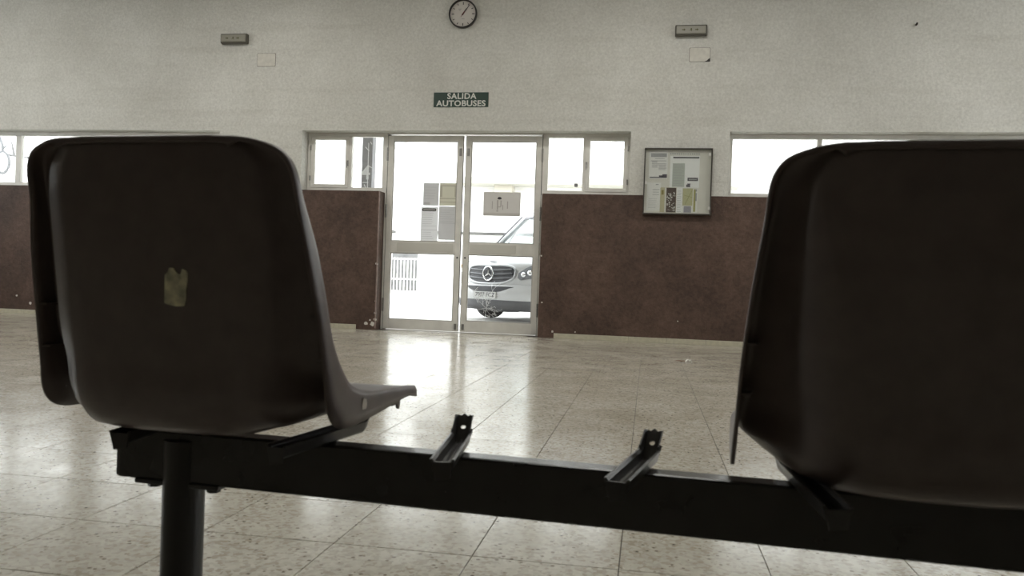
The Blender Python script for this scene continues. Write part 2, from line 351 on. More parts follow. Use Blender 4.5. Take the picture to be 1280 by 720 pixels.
# strip windows
def strip(name, x0, x1, mull, label, sashes):
    w = empty(name); structure(w, label)
    lst = [(x0, x1, fy0, fy1, OZ1 - 0.05, OZ1), (x0, x1, fy0, fy1, OZ0, OZ0 + 0.058), (x0, x0 + 0.046, fy0, fy1, OZ0 + .058, OZ1 - .05), (x1 - 0.046, x1, fy0, fy1, OZ0 + .058, OZ1 - .05)]
    for (a, b) in mull: lst.append((a, b, fy0, fy1, OZ0 + .058, OZ1 - .05))
    boxes('frame', lst, alu2_m, w, 0.003)
    edges = [x0 + 0.046] + [e for ab in mull for e in ab] + [x1 - 0.046]
    for k in range(0, len(edges), 2):
        a, b = edges[k], edges[k + 1]
        if k // 2 in sashes: sash(w, a + 0.004, b - 0.004, OZ0 + 0.062, OZ1 - 0.056, 0.04)
        else: fixed(w, a - 0.003, b + 0.003, OZ0 + 0.055, OZ1 - 0.047)
    return w
strip('window_1', A0, A1, [(-9.29, -9.214), (-8.182, -8.106), (-7.257, -7.15), (-6.27, -6.20)], 'long strip window high on the wall, behind the seat with the paper patch', {3})
strip('window_4', E0 + 0.002, E1, [(1.768, 1.818), (2.712, 2.812), (3.76, 3.81), (4.70, 4.80), (5.65, 5.70)], 'long strip window high on the wall, behind the nearer seat', {2})
for (nm, x) in (('added_window_5', XL - 0.12), ('added_window_6', XR + 0.12)):
    w = empty(nm); structure(w, 'wide aluminium window added in the unseen end wall for fill daylight')
    n_ = 4; st_ = (SY1 - SY0) / n_
    boxes('frame', [(x - .03, x + .03, SY0, SY1, SZ0, SZ0 + .05), (x - .03, x + .03, SY0, SY1, SZ1 - .05, SZ1)] + [(x - .03, x + .03, max(SY0, SY0 + k * st_ - .03), min(SY1, SY0 + k * st_ + .03), SZ0 + .05, SZ1 - .05) for k in range(n_ + 1)], alu2_m, w, 0.003)
    for k in range(n_): bx('pane', x - .003, x + .003, SY0 + k * st_ + .028, SY0 + (k + 1) * st_ - .028, SZ0 + .045, SZ1 - .045, glass_m, w)
# aluminium door frame
df = boxes('door_frame', [(D0 + 0.004, -3.134, fy0, fy1 + 0.02, 0.006, OZ0 - 0.001), (-1.266, D1 - 0.003, fy0, fy1 + 0.02, 0.006, OZ0 - 0.001), (-3.196 + 0.064, -1.264, fy0, fy1 + 0.02, OZ1 - 0.010, OZ1)], alu_m, None, 0.002)
df.name = 'trim_2'
for (x0, x1) in ((-3.150, -3.118), (-1.282, -1.244)): bx('door_stop', x0, x1, WF + 0.0455, WF + 0.072, 0.006, OZ1 - 0.010, gasket_m, df)
for (x0, x1) in ((-3.1335, -3.1305), (-1.2695, -1.2655)): bx('rebate_seal', x0, x1, WF + 0.002, WF + 0.0455, 0.008, OZ1 - 0.012, gasket_m, df)
0; structure(df, 'aluminium frame around the double door')

# ------------------------------------------------------------------ the double door
def door_leaf(name, w, label, hinge_left, lower_pane_z0=0.128):
    """leaf in local coords: x 0..w from the hinge stile's outer edge when hinge_left, y 0 front face"""
    r = empty(name); structure(r, label)
    sx = 1 if hinge_left else -1
    X = lambda a, b: (min(sx * a, sx * b), max(sx * a, sx * b))
    H = 2.322; st = 0.066; t0, t1 = 0.0, 0.045
    for (a, b) in ((0, st), (w - st, w)):
        x0, x1 = X(a, b); bx('stile', x0, x1, t0, t1, 0.012, H, alu_m, r, 0.003)
    for (z0, z1, nm) in ((0.012, lower_pane_z0, 'bottom_rail'), (0.925, 1.066, 'middle_rail'), (H - 0.064, H, 'top_rail')):
        x0, x1 = X(st, w - st); bx(nm, x0, x1, t0 + 0.002, t1 - 0.002, z0, z1, alu_m, r, 0.003)
    panes = []
    for (z0, z1) in ((lower_pane_z0, 0.925), (1.066, H - 0.064)):
        x0, x1 = X(st - 0.004, w - st + 0.004)
        p = bx('pane', x0, x1, 0.020, 0.026, z0 - 0.004, z1 + 0.004, glass_m, r); panes.append(p)
        frame_rect('glazing_bead', *X(st, w - st), z0, z1, 0.010, 0.008, 0.02, mat('glazing_strip', (0.40, 0.385, 0.35), 0.5), p, 0.001)
    # pale push plate on the middle rail
    x0, x1 = X(w * 0.16 if hinge_left else w * 0.30, w - st - 0.02); bx('push_plate', x0, x1, -0.002, 0.003, 0.945, 1.046, mat('pale_plate', (0.60, 0.585, 0.53), 0.45), r, 0.001)
    for z in (2.10, 1.42, 0.30): hinge(r, sx * -0.004, z, -0.004, 0.16, 0.011)
    # flush bolts top and bottom on the meeting stile
    for (z, l) in ((2.13, 0.09), (0.07, 0.07)):
        x0, x1 = X(w - 0.046, w - 0.016)
        b = bmesh.new(); box(b, x0, x1, -0.006, 0.001, z - l / 2, z + l / 2, 0.002); tube(b, [((x0 + x1) / 2, -0.008, z - l * .4), ((x0 + x1) / 2, -0.008, z + l * .4)], 0.005, 8)
        finish('flush_bolt', b, steel_m, r)
    x0, x1 = X(w, w + 0.004); bx('meeting_gasket', x0, x1, 0.004, 0.030, 0.014, H - 0.002, gasket_m, r)
    x0, x1 = X(w - 0.042, w - 0.020)
    b = bmesh.new(); tube(b, [((x0 + x1) / 2, -0.006, 0.885), ((x0 + x1) / 2, 0.001, 0.885)], 0.011, 12); finish('lock_cylinder', b, gasket_m, r)
    return r, panes
dl, dl_p = door_leaf('door_1', 0.922, 'glazed aluminium door leaf with paper notices, nearer the brown jamb', True)
dl.location = (-3.130, WF, 0)
dr, dr_p = door_leaf('door_2', 0.906, 'glazed aluminium door leaf with one grey poster and a cracked lower pane', False, 0.140)
dr.location = (-1.270, WF, 0)
b = bmesh.new(); tube(b, [(0.003, -0.004, 0.955), (0.003, -0.035, 0.96), (0.003, -0.035, 1.08), (0.003, -0.004, 1.085)], 0.008, 8); finish('pull_handle', b, mat('pale_handle', (0.62, 0.6, 0.55), 0.4), dr)
# cracks in the lower pane of the second leaf
cb = bmesh.new(); rr = random.Random(11); cx, cz = -0.60, 0.30
def crack(p, ang, ln, depth=0):
    x, z = p; n = 6
    for k in range(n):
        ang += rr.uniform(-.35, .35); nx, nz = x + math.cos(ang) * ln / n, z + math.sin(ang) * ln / n
        nx = min(max(nx, -0.81), -0.08); nz = min(max(nz, 0.15), 0.91)
        tube(cb, [(x, 0.0185, z), (nx, 0.0185, nz)], 0.0016, 4, False)
        if depth < 2 and rr.random() < 0.42: crack((nx, nz), ang + rr.choice((-1, 1)) * rr.uniform(.5, 1.1), ln * 0.4, depth + 1)
        x, z = nx, nz
for a in (1.2, 1.9, 2.5, 3.3, 4.4, 5.2, 0.4, 5.9): crack((cx, cz), a, rr.uniform(.10, .20))
crack((-0.70, 0.36), 1.9, 0.18); crack((cx, cz), 1.7, 0.26)
finish('glass_crack', cb, mat('crack_white', (0.75, 0.76, 0.76), 0.5), dr_p[0])['kind'] = 'stuff'

# ------------------------------------------------------------------ papers on the door glass
p_white = paper_mat('backlit_white_paper', (0.80, 0.80, 0.80, 1), 0.5)
p_grey = paper_mat('backlit_grey_paper', (0.66, 0.655, 0.65, 1), 0.5)
p_beige = paper_mat('backlit_beige_paper', (0.68, 0.665, 0.58, 1), 0.5)
p_post = paper_mat('backlit_poster', (0.66, 0.64, 0.61, 1), 0.5)
def sheet(name, x0, x1, z0, z1, m, label, cat, y=WF + 0.0155, t=0.0015):
    """thin sheet with a slight curl, front face towards -Y"""
    b = bmesh.new(); n = 6; g0 = []; g1 = []
    for i in range(n + 1):
        f = i / n; x = x0 + (x1 - x0) * f; dy = -0.002 * (2 * f - 1) ** 2
        for zz in (z0, z1): g0.append(b.verts.new((x, y + dy, zz))); g1.append(b.verts.new((x, y + dy + t, zz)))
    for i in range(n):
        a = 2 * i; b.faces.new((g0[a], g0[a + 2], g0[a + 3], g0[a + 1])); b.faces.new((g1[a], g1[a + 1], g1[a + 3], g1[a + 2]))
        b.faces.new((g0[a], g1[a], g1[a + 2], g0[a + 2])); b.faces.new((g0[a + 1], g0[a + 3], g1[a + 3], g1[a + 1]))
    for a in (0, 2 * n): b.faces.new((g0[a], g0[a + 1], g1[a + 1], g1[a]))
    o = finish(name, b, m); tag(o, label, cat); return o
def printed(parent, rects, m, y, nm='print'):
    b = bmesh.new()
    for (x0, x1, z0, z1) in rects: box(b, x0, x1, y - 0.0006, y, z0, z1)
    o = finish(nm, b, m, parent)
    if len(rects) > 1: o['kind'] = 'stuff'
    return o
def lines(x0, x1, z0, z1, n, h=0.006, seed=1, ragged=0.35):
    q = random.Random(seed); out = []
    for i in range(n):
        z = z1 - (z1 - z0) * (i + 0.5) / n; e = x1 - (x1 - x0) * ragged * q.random(); out.append((x0, e, z - h / 2, z + h / 2))
    return out
gp = mat('pale_print', (0.52, 0.52, 0.52), 0.8); bp_ = mat('beige_print', (0.50, 0.48, 0.40), 0.8)
YP = WF + 0.0130
o = sheet('notice_sheet', -2.683, -2.490, 1.495, 1.764, p_grey, 'creased grey notice on the left door leaf, beside the beige one', 'notice'); printed(o, lines(-2.665, -2.51, 1.56, 1.73, 5, .004, 3) + [(-2.67, -2.60, 1.505, 1.535)], gp, YP)
o = sheet('notice_sheet', -2.484, -2.268, 1.495, 1.766, p_beige, 'beige notice with a darker band, on the left door leaf against the meeting stile', 'notice'); printed(o, [(-2.478, -2.274, 1.575, 1.588), (-2.478, -2.274, 1.535, 1.545), (-2.476, -2.45, 1.60, 1.74), (-2.30, -2.276, 1.60, 1.74), (-2.45, -2.30, 1.725, 1.74)], bp_, YP)
o = sheet('notice_sheet', -2.702, -2.492, 1.072, 1.478, p_white, 'long white notice with a black heading on the left door leaf', 'notice')
b = bmesh.new(); prism(b, [(-2.678 + 0.013 * math.cos(a), 1.445 + 0.017 * math.sin(a)) for a in [PI / 2 + PI * k / 6 for k in range(7)]] + [(-2.530 + 0.013 * math.cos(a), 1.445 + 0.017 * math.sin(a)) for a in [-PI / 2 + PI * k / 6 for k in range(7)]], YP - 0.0008, YP); finish('heading', b, ink_m, o)
printed(o, [(-2.675, -2.533, 1.441, 1.450)], white_m, YP - 0.0009, 'heading_stripe')
printed(o, lines(-2.685, -2.51, 1.24, 1.42, 7, .004, 5) + [(-2.70, -2.494, 1.203, 1.208)] + lines(-2.685, -2.53, 1.09, 1.19, 4, .004, 6), gp, YP)
o = sheet('notice_sheet', -2.486, -2.272, 1.092, 1.490, p_grey, 'plain grey notice low on the left door leaf, beside the long white one', 'notice'); printed(o, lines(-2.47, -2.29, 1.30, 1.46, 6, .004, 8) + [(-2.484, -2.274, 1.288, 1.294)], gp, YP)
o = sheet('poster', -1.948, -1.508, 1.388, 1.668, p_post, 'grey poster with a faint figure taped to the right door leaf', 'poster')
b = bmesh.new()
prism(b, [(-1.783, 1.588), (-1.778, 1.604), (-1.765, 1.612), (-1.745, 1.610), (-1.732, 1.598), (-1.735, 1.586), (-1.76, 1.580)], YP - 0.0006, YP); finish('dark_cap', b, ink_m, o)
printed(o, [(-1.785, -1.772, 1.46, 1.575), (-1.745, -1.733, 1.50, 1.57), (-1.775, -1.74, 1.49, 1.498), (-1.72, -1.712, 1.46, 1.52), (-1.665, -1.655, 1.475, 1.56), (-1.79, -1.77, 1.44, 1.452), (-1.845, -1.838, 1.47, 1.56)], mat('brown_print', (0.40, 0.37, 0.34), 0.8), YP)
printed(o, [(-1.948, -1.508, 1.388, 1.425)], mat('poster_foot', (0.56, 0.54, 0.50), 0.8), YP)

# ------------------------------------------------------------------ things on the wall
# clock
ck = empty('wall_clock', (-2.221, W, 3.692)); tag(ck, 'round wall clock with a black rim and white face', 'clock')
b = bmesh.new(); n = 48
prof = [(0.150, -0.006), (0.152, -0.040), (0.158, -0.046), (0.164, -0.042), (0.166, -0.03), (0.166, -0.0005), (0.15, -0.0005)]
rings = [[b.verts.new((r * math.cos(2 * PI * k / n), y, r * math.sin(2 * PI * k / n))) for k in range(n)] for r, y in prof]
for i in range(len(rings)):
    A, B = rings[i], rings[(i + 1) % len(rings)]
    for k in range(n): b.faces.new((A[k], A[(k + 1) % n], B[(k + 1) % n], B[k]))
finish('rim', b, mat('black_rim', (0.018, 0.016, 0.015), 0.35), ck, True)
b = bmesh.new(); tube(b, [(0, -0.003, 0), (0, -0.014, 0)], 0.151, 48); face = finish('clock_face', b, mat('clock_face_white', (0.60, 0.57, 0.53), 0.6), ck)
hm = mat('clock_black', (0.05, 0.04, 0.04), 0.6)
for k in range(12):
    b = bmesh.new(); ln = 0.030 if k % 3 == 0 else 0.022; wd = 0.005 if k % 3 == 0 else 0.004
    box(b, -wd, wd, -0.0158, -0.0142, 0.136 - ln, 0.136, M=Matrix.Rotation(2 * PI * k / 12, 4, 'Y')); finish('hour_mark', b, hm, ck)
def hand(nm, ang, ln, tail, wd, y, m):
    b = bmesh.new(); prism(b, [(-wd, -tail), (wd, -tail), (wd * .5, ln), (-wd * .5, ln)], y - 0.002, y)
    o = finish(nm, b, m, ck); o.rotation_euler = (0, ang, 0)
hand('minute_hand', R(37), 0.128, 0.02, 0.006, -0.021, hm); hand('hour_hand', R(33), 0.075, 0.015, 0.009, -0.018, hm)
hand('second_hand', R(214), 0.04, 0.03, 0.0025, -0.024, mat('clock_red', (0.25, 0.03, 0.025), 0.5))
printed(ck, [(-0.055, -0.022, 0.052, 0.062), (-0.05, -0.03, 0.038, 0.044), (-0.015, 0.02, -0.06, -0.053)], greyink_m, -0.0141, 'dial_print')
# exit sign
sg = bx('exit_sign', -2.538, -1.890, W - 0.008, W - 0.0005, 2.622, 2.790, mat('dark_green_sign', (0.020, 0.045, 0.033), 0.45), None, 0.001); tag(sg, 'dark green sign reading SALIDA AUTOBUSES above the double door', 'sign')
sw = mat('sign_white', (0.62, 0.62, 0.57), 0.6)
text_mesh('lettering', 'SALIDA', 0.092, sw, sg, wall_at(-2.206, W - 0.0085, 2.744), 0.0022, 0.0008, 1.1, 0.345)
text_mesh('lettering', 'AUTOBUSES', 0.092, sw, sg, wall_at(-2.212, W - 0.0085, 2.660), 0.0022, 0.0008, 1.05, 0.585)
# emergency lights
def emergency(cx, cz, label):
    e = empty('emergency_light', (cx, W, cz)); tag(e, label, 'light', 'emergency lights on the plaster wall')
    b = bmesh.new(); box(b, -0.172, 0.172, -0.062, -0.0005, -0.058, 0.058, 0.010); finish('housing', b, mat('dark_olive_housing', (0.085, 0.078, 0.06), 0.5), e)
    b = bmesh.new(); box(b, -0.158, 0.158, -0.074, -0.060, -0.042, 0.044, 0.006); d = finish('diffuser', b, mat('dull_diffuser', (0.27, 0.26, 0.215), 0.4), e)
    pm = mat('pictogram_olive', (0.085, 0.085, 0.03), 0.7); y = -0.0742
    b = bmesh.new()   # arrow, running figure, arrow
    for x in (-0.078, 0.062):
        prism(b, [(x - .020, .005), (x, .005), (x, .014), (x + .018, 0), (x, -.014), (x, -.005), (x - .020, -.005)], y - .0006, y)
    prism(b, [(-.008, .010), (-.002, .018), (.006, .016), (.006, .008), (.012, .002), (.004, -.002), (.010, -.016), (.003, -.016), (-.003, -.004), (-.012, -.014), (-.016, -.010), (-.006, .002)], y - .0006, y)
    finish('pictogram', b, pm, d)['kind'] = 'stuff'; return e
emergency(-5.042, 3.443, 'small grey emergency light on the wall, the one further from the notice case')
emergency(0.360, 3.447, 'small grey emergency light on the wall above the glazed notice case')
# blank cover plates
def plate(x0, x1, z0, z1, label, chipc):
    e = empty('cover_plate', ((x0 + x1) / 2, W, (z0 + z1) / 2)); tag(e, label, 'cover plate'); w, h = (x1 - x0) / 2, (z1 - z0) / 2
    pts = []
    rnd = 0.014
    for (sx, sz, a) in ((1, 1, 0), (-1, 1, PI / 2), (-1, -1, PI), (1, -1, 3 * PI / 2)):
        for k in range(4): pts.append((sx * (w - rnd) + rnd * math.cos(a + k * PI / 6), sz * (h - rnd) + rnd * math.sin(a + k * PI / 6)))
    b = bmesh.new(); prism(b, [(x * 1.045, z * 1.06) for x, z in pts], -0.0016, -0.0004); finish('gap_outline', b, mat('mottled_gap', (0.20, 0.185, 0.155), 0.9, var=0.45, scale=30), e)  # darker mottled backing that outlines the plate
    b = bmesh.new(); prism(b, pts, -0.006, -0.001); finish('plate', b, mat('painted_plate', (0.62, 0.60, 0.54), 0.7, var=0.08, scale=20), e)
    if chipc:
        b = bmesh.new(); prism(b, [(w - .062, -h - .004), (w + .004, -h - .004), (w + .004, -h + .036), (w - .018, -h + .024), (w - .03, -h + .01)], -0.0068, -0.0055); finish('broken_corner', b, gasket_m, e)
plate(-4.755, -4.524, 3.118, 3.272, 'flush blank cover plate painted over, near the emergency light away from the notice case', False)
plate(0.355, 0.574, 3.117, 3.266, 'blank cover plate with a dark broken corner, under the emergency light above the notice case', True)
b = bmesh.new(); tube(b, [(2.681, W + 0.01, 3.477), (2.681, W - 0.03, 3.477), (2.681, W - 0.034, 3.492)], 0.010, 8); tag(finish('wall_hook', b, mat('rusty_hook', (0.06, 0.05, 0.045), 0.6)), 'small dark hook high on the plaster wall above the nearer seat', 'hook')

# notice case
nc = empty('notice_case', (0.272, W, 1.79)); tag(nc, 'square glazed notice case with a dark frame full of papers', 'notice case')
hw, hh, dp = 0.368, 0.366, 0.055
bx('backboard', -hw + 0.01, hw - 0.01, -0.018, -0.001, -hh + 0.01, hh - 0.01, mat('cream_backboard', (0.66, 0.64, 0.57), 0.7, var=0.04), nc)
fm = mat('dark_case_frame', (0.055, 0.048, 0.038), 0.4)
frm = frame_rect('frame', -hw, hw, -hh, hh, 0.013, -dp, -0.0005, fm, nc, 0.002)
bx('bottom_ledge', -hw + 0.013, hw - 0.013, -dp - 0.001, -0.018, -hh + 0.013, -hh + 0.021, mat('pale_ledge', (0.5, 0.49, 0.44), 0.4), frm)
bx('glass_door', -hw + 0.012, hw - 0.012, -dp + 0.010, -dp + 0.013, -hh + 0.012, hh - 0.012, glass_m, nc)
for (x, z) in ((hw - 0.030, hh - 0.068), (hw - 0.022, -hh + 0.075), (-hw + 0.026, -0.02)):
    b = bmesh.new(); box(b, x - 0.010, x + 0.010, -dp - 0.003, -dp + 0.011, z - 0.017, z + 0.017, 0.002); finish('catch', b, mat('bright_catch', (0.75, 0.74, 0.70), 0.3, 0.3), nc)
printed(nc, [(-0.09 + i * 0.0235, -0.075 + i * 0.0235, hh - 0.066, hh - 0.052) for i in range(14)], greyink_m, -0.0182, 'case_heading')
NX = lambda px: 0.272 + (px - 368) / 590 * 0.735      # zoomed notice-case coordinates to metres
NZ = lambda py: 1.790 - (py - 357) / 570 * 0.735
YN = W - 0.0205
def leaf(x0, x1, y0, y1, m, label, cat='leaflet', dy=0.0):
    o = bx('leaflet' if cat == 'leaflet' else 'notice_sheet', NX(x0), NX(x1), YN - dy - 0.001, YN - dy + 0.0005, NZ(y1), NZ(y0), m); tag(o, label, cat); return o
def prn(o, rects, m, dy=0.0, nm='print'): return printed(o, [(NX(a), NX(c), NZ(d), NZ(b_)) for (a, b_, c, d) in rects], m, YN - dy - 0.0011, nm)
def plines(x0, x1, y0, y1, n, h=5, seed=1, rag=.3):
    q = random.Random(seed); return [(x0, y0 + (y1 - y0) * (i + .5) / n - h / 2, x1 - (x1 - x0) * rag * q.random(), y0 + (y1 - y0) * (i + .5) / n + h / 2) for i in range(n)]
pg = mat('leaflet_white', (0.74, 0.73, 0.69), 0.8); pg2 = mat('leaflet_cool_white', (0.80, 0.80, 0.77), 0.8)
o = leaf(115, 278, 95, 332, pg, 'notice with a grey headline and dark picture, upper left in the notice case', 'notice')
prn(o, [(130, 115, 268, 148)], greyink_m); prn(o, plines(140, 205, 180, 240, 6, 4, 2) + plines(200, 270, 200, 260, 6, 4, 4) + [(130, 178, 265, 183), (165, 158, 250, 163)], greyink_m, 0, 'columns'); prn(o, [(205, 305, 245, 325), (235, 295, 275, 325), (125, 318, 205, 326)], mat('purple_grey', (0.10, 0.09, 0.11), 0.8), 0, 'picture')
o = leaf(300, 556, 138, 408, pg2, 'large white notice with a black header bar in the middle of the notice case', 'notice')
prn(o, [(324, 145, 550, 157)], ink_m, 0, 'header_bar'); prn(o, [(322, 200, 428, 402)], mat('pale_green_print', (0.47, 0.50, 0.44), 0.8), 0, 'text_panel'); prn(o, plines(328, 424, 205, 395, 14, 3, 9), greyink_m, 0.0006, 'text_lines')
prn(o, [(455, 322, 545, 350)], mat('dark_logo', (0.10, 0.09, 0.10), 0.8), 0, 'logo_bar'); prn(o, [(465, 333, 535, 342)], greyink_m, 0.0006, 'logo_text'); prn(o, [(445, 380, 480, 402), (455, 372, 482, 380)], mat('dark_logo', (0, 0, 0)), 0, 'stamp')
o = leaf(104, 226, 368, 610, pg, 'plain typed notice, lower left in the notice case', 'notice')
prn(o, [(180, 380, 205, 388)] + plines(155, 214, 418, 480, 3, 4, 3, .1) + [(160, 425, 214, 430)] + plines(120, 210, 500, 590, 6, 2, 5), greyink_m)
o = leaf(222, 362, 408, 621, mat('leaflet_yellow', (0.50, 0.46, 0.30), 0.8), 'leaflet with a dark patterned picture and a mustard strip, in the notice case', 'leaflet', 0.002)
prn(o, [(262, 410, 275, 620)], white_m, 0.002, 'margin'); q = random.Random(4)
prn(o, [(276, 410, 360, 620)], mat('dark_picture', (0.10, 0.075, 0.06), 0.8), 0.002, 'picture')
prn(o, [(x, y, x + q.uniform(5, 12), y + q.uniform(4, 12)) for x, y in [(q.uniform(278, 348), q.uniform(440, 608)) for _ in range(46)]], white_m, 0.0026, 'pattern'); prn(o, [(232, 430, 252, 470)], mat('ochre_print', (0.25, 0.22, 0.08), 0.8), 0.002, 'ochre_mark')
o = leaf(364, 414, 410, 621, pg2, 'narrow white leaflet between the dark picture leaflet and the yellow map leaflet', 'leaflet', 0.001); prn(o, plines(370, 408, 430, 620, 12, 3, 7), greyink_m, 0.001)
o = leaf(416, 546, 412, 621, pg, 'leaflet with a yellow-green map, lower middle of the notice case', 'leaflet', 0.002)
prn(o, [(418, 414, 504, 560)], mat('map_green', (0.47, 0.46, 0.27), 0.8), 0.002, 'map'); prn(o, [(430, 565, 495, 620)], mat('violet_grey', (0.33, 0.32, 0.35), 0.8), 0.002, 'panel'); prn(o, [(512, 420, 530, 612)], mat('map_strip', (0.38, 0.36, 0.15), 0.8), 0.002, 'side_strip'); prn(o, [(526, 420, 540, 440), (527, 452, 540, 520)], greyink_m, 0.002, 'side_text')
b = bmesh.new()
for (x0, y0, x1, y1) in ((440, 550, 500, 425), (425, 470, 500, 490)): tube(b, [(NX(x0), YN - 0.0035, NZ(y0)), (NX(x1), YN - 0.0035, NZ(y1))], 0.002, 4)
finish('map_road', b, mat('road_olive', (0.28, 0.28, 0.10), 0.8), o)['kind'] = 'stuff'

# scrap on the floor
b = bmesh.new(); q = random.Random(2)
n = 7; gv = [[b.verts.new((0.035 + 0.055 * i / n + q.uniform(-.004, .004), -0.028 + 0.052 * j / 5 + q.uniform(-.004, .004), 0.003 + q.uniform(0, .022) * (0 < i < n))) for j in range(6)] for i in range(n + 1)]
for i in range(n):
    for j in range(5): b.faces.new((gv[i][j], gv[i + 1][j], gv[i + 1][j + 1], gv[i][j + 1]))
sc = empty('litter_scrap', (0.29, 6.94, 0)); tag(sc, 'crumpled white paper scrap with a brown stick on the floor', 'litter')
cr = finish('crumpled_paper', b, mat('litter_white', (0.8, 0.79, 0.74), 0.8), sc)
sd = cr.modifiers.new('thick', 'SOLIDIFY'); sd.thickness = 0.0015
b = bmesh.new(); tube(b, [(-0.045, 0.02, 0.004), (0.0, 0.01, 0.006), (0.045, -0.005, 0.006)], [0.003, 0.004, 0.003], 8); finish('stick', b, mat('litter_brown', (0.16, 0.09, 0.05), 0.7), sc)

# ------------------------------------------------------------------ the bench
BA = R(4.3)
bench = empty('beam_bench', (0, 1.152, 0)); bench.rotation_euler = (0, 0, -BA)
tag(bench, 'row of dark brown plastic shell seats on a black steel beam, one seat missing', 'bench')
UL, UR = -0.866, 1.088
# beam: rounded rectangular tube 40 x 84
b = bmesh.new(); box(b, UL, UR, 0.0, 0.040, 0.276, 0.360, 0.004); beam = finish('beam', b, black_m, bench)
b = bmesh.new(); box(b, UL - 0.004, UL + 0.004, 0.001, 0.039, 0.278, 0.357, 0.003); finish('end_cap', b, gasket_m, beam)
b = bmesh.new(); box(b, UR - 0.004, UR + 0.004, 0.001, 0.039, 0.278, 0.357, 0.003); finish('end_cap', b, gasket_m, beam)
for u in (-0.752, 0.972):
    b = bmesh.new(); tube(b, [(u, 0.020, 0.030), (u, 0.020, 0.345)], 0.0335, 28); lg = finish('leg', b, legm, bench, True)
    m = lg.modifiers.new('edge', 'EDGE_SPLIT'); m.split_angle = R(40)
    b = bmesh.new(); box(b, u - 0.03, u + 0.03, -0.24, 0.20, 0.004, 0.036, 0.008); ft = finish('foot', b, legm, lg)
    for v in (-0.21, 0.17):
        b = bmesh.new(); tube(b, [(u, v, 0.0), (u, v, 0.008)], 0.022, 16); finish('foot_pad', b, gasket_m, ft)
    # clamp plate and bolt heads under the beam
    b = bmesh.new(); box(b, u - 0.078, u + 0.078, -0.003, 0.043, 0.270, 0.2785, 0.002); cp = finish('clamp_plate', b, legm, bench)
    for du in (-0.056, 0.056):
        b = bmesh.new(); tube(b, [(u + du, 0.020, 0.262), (u + du, 0.020, 0.271)], 0.011, 6); finish('bolt', b, legm, cp)

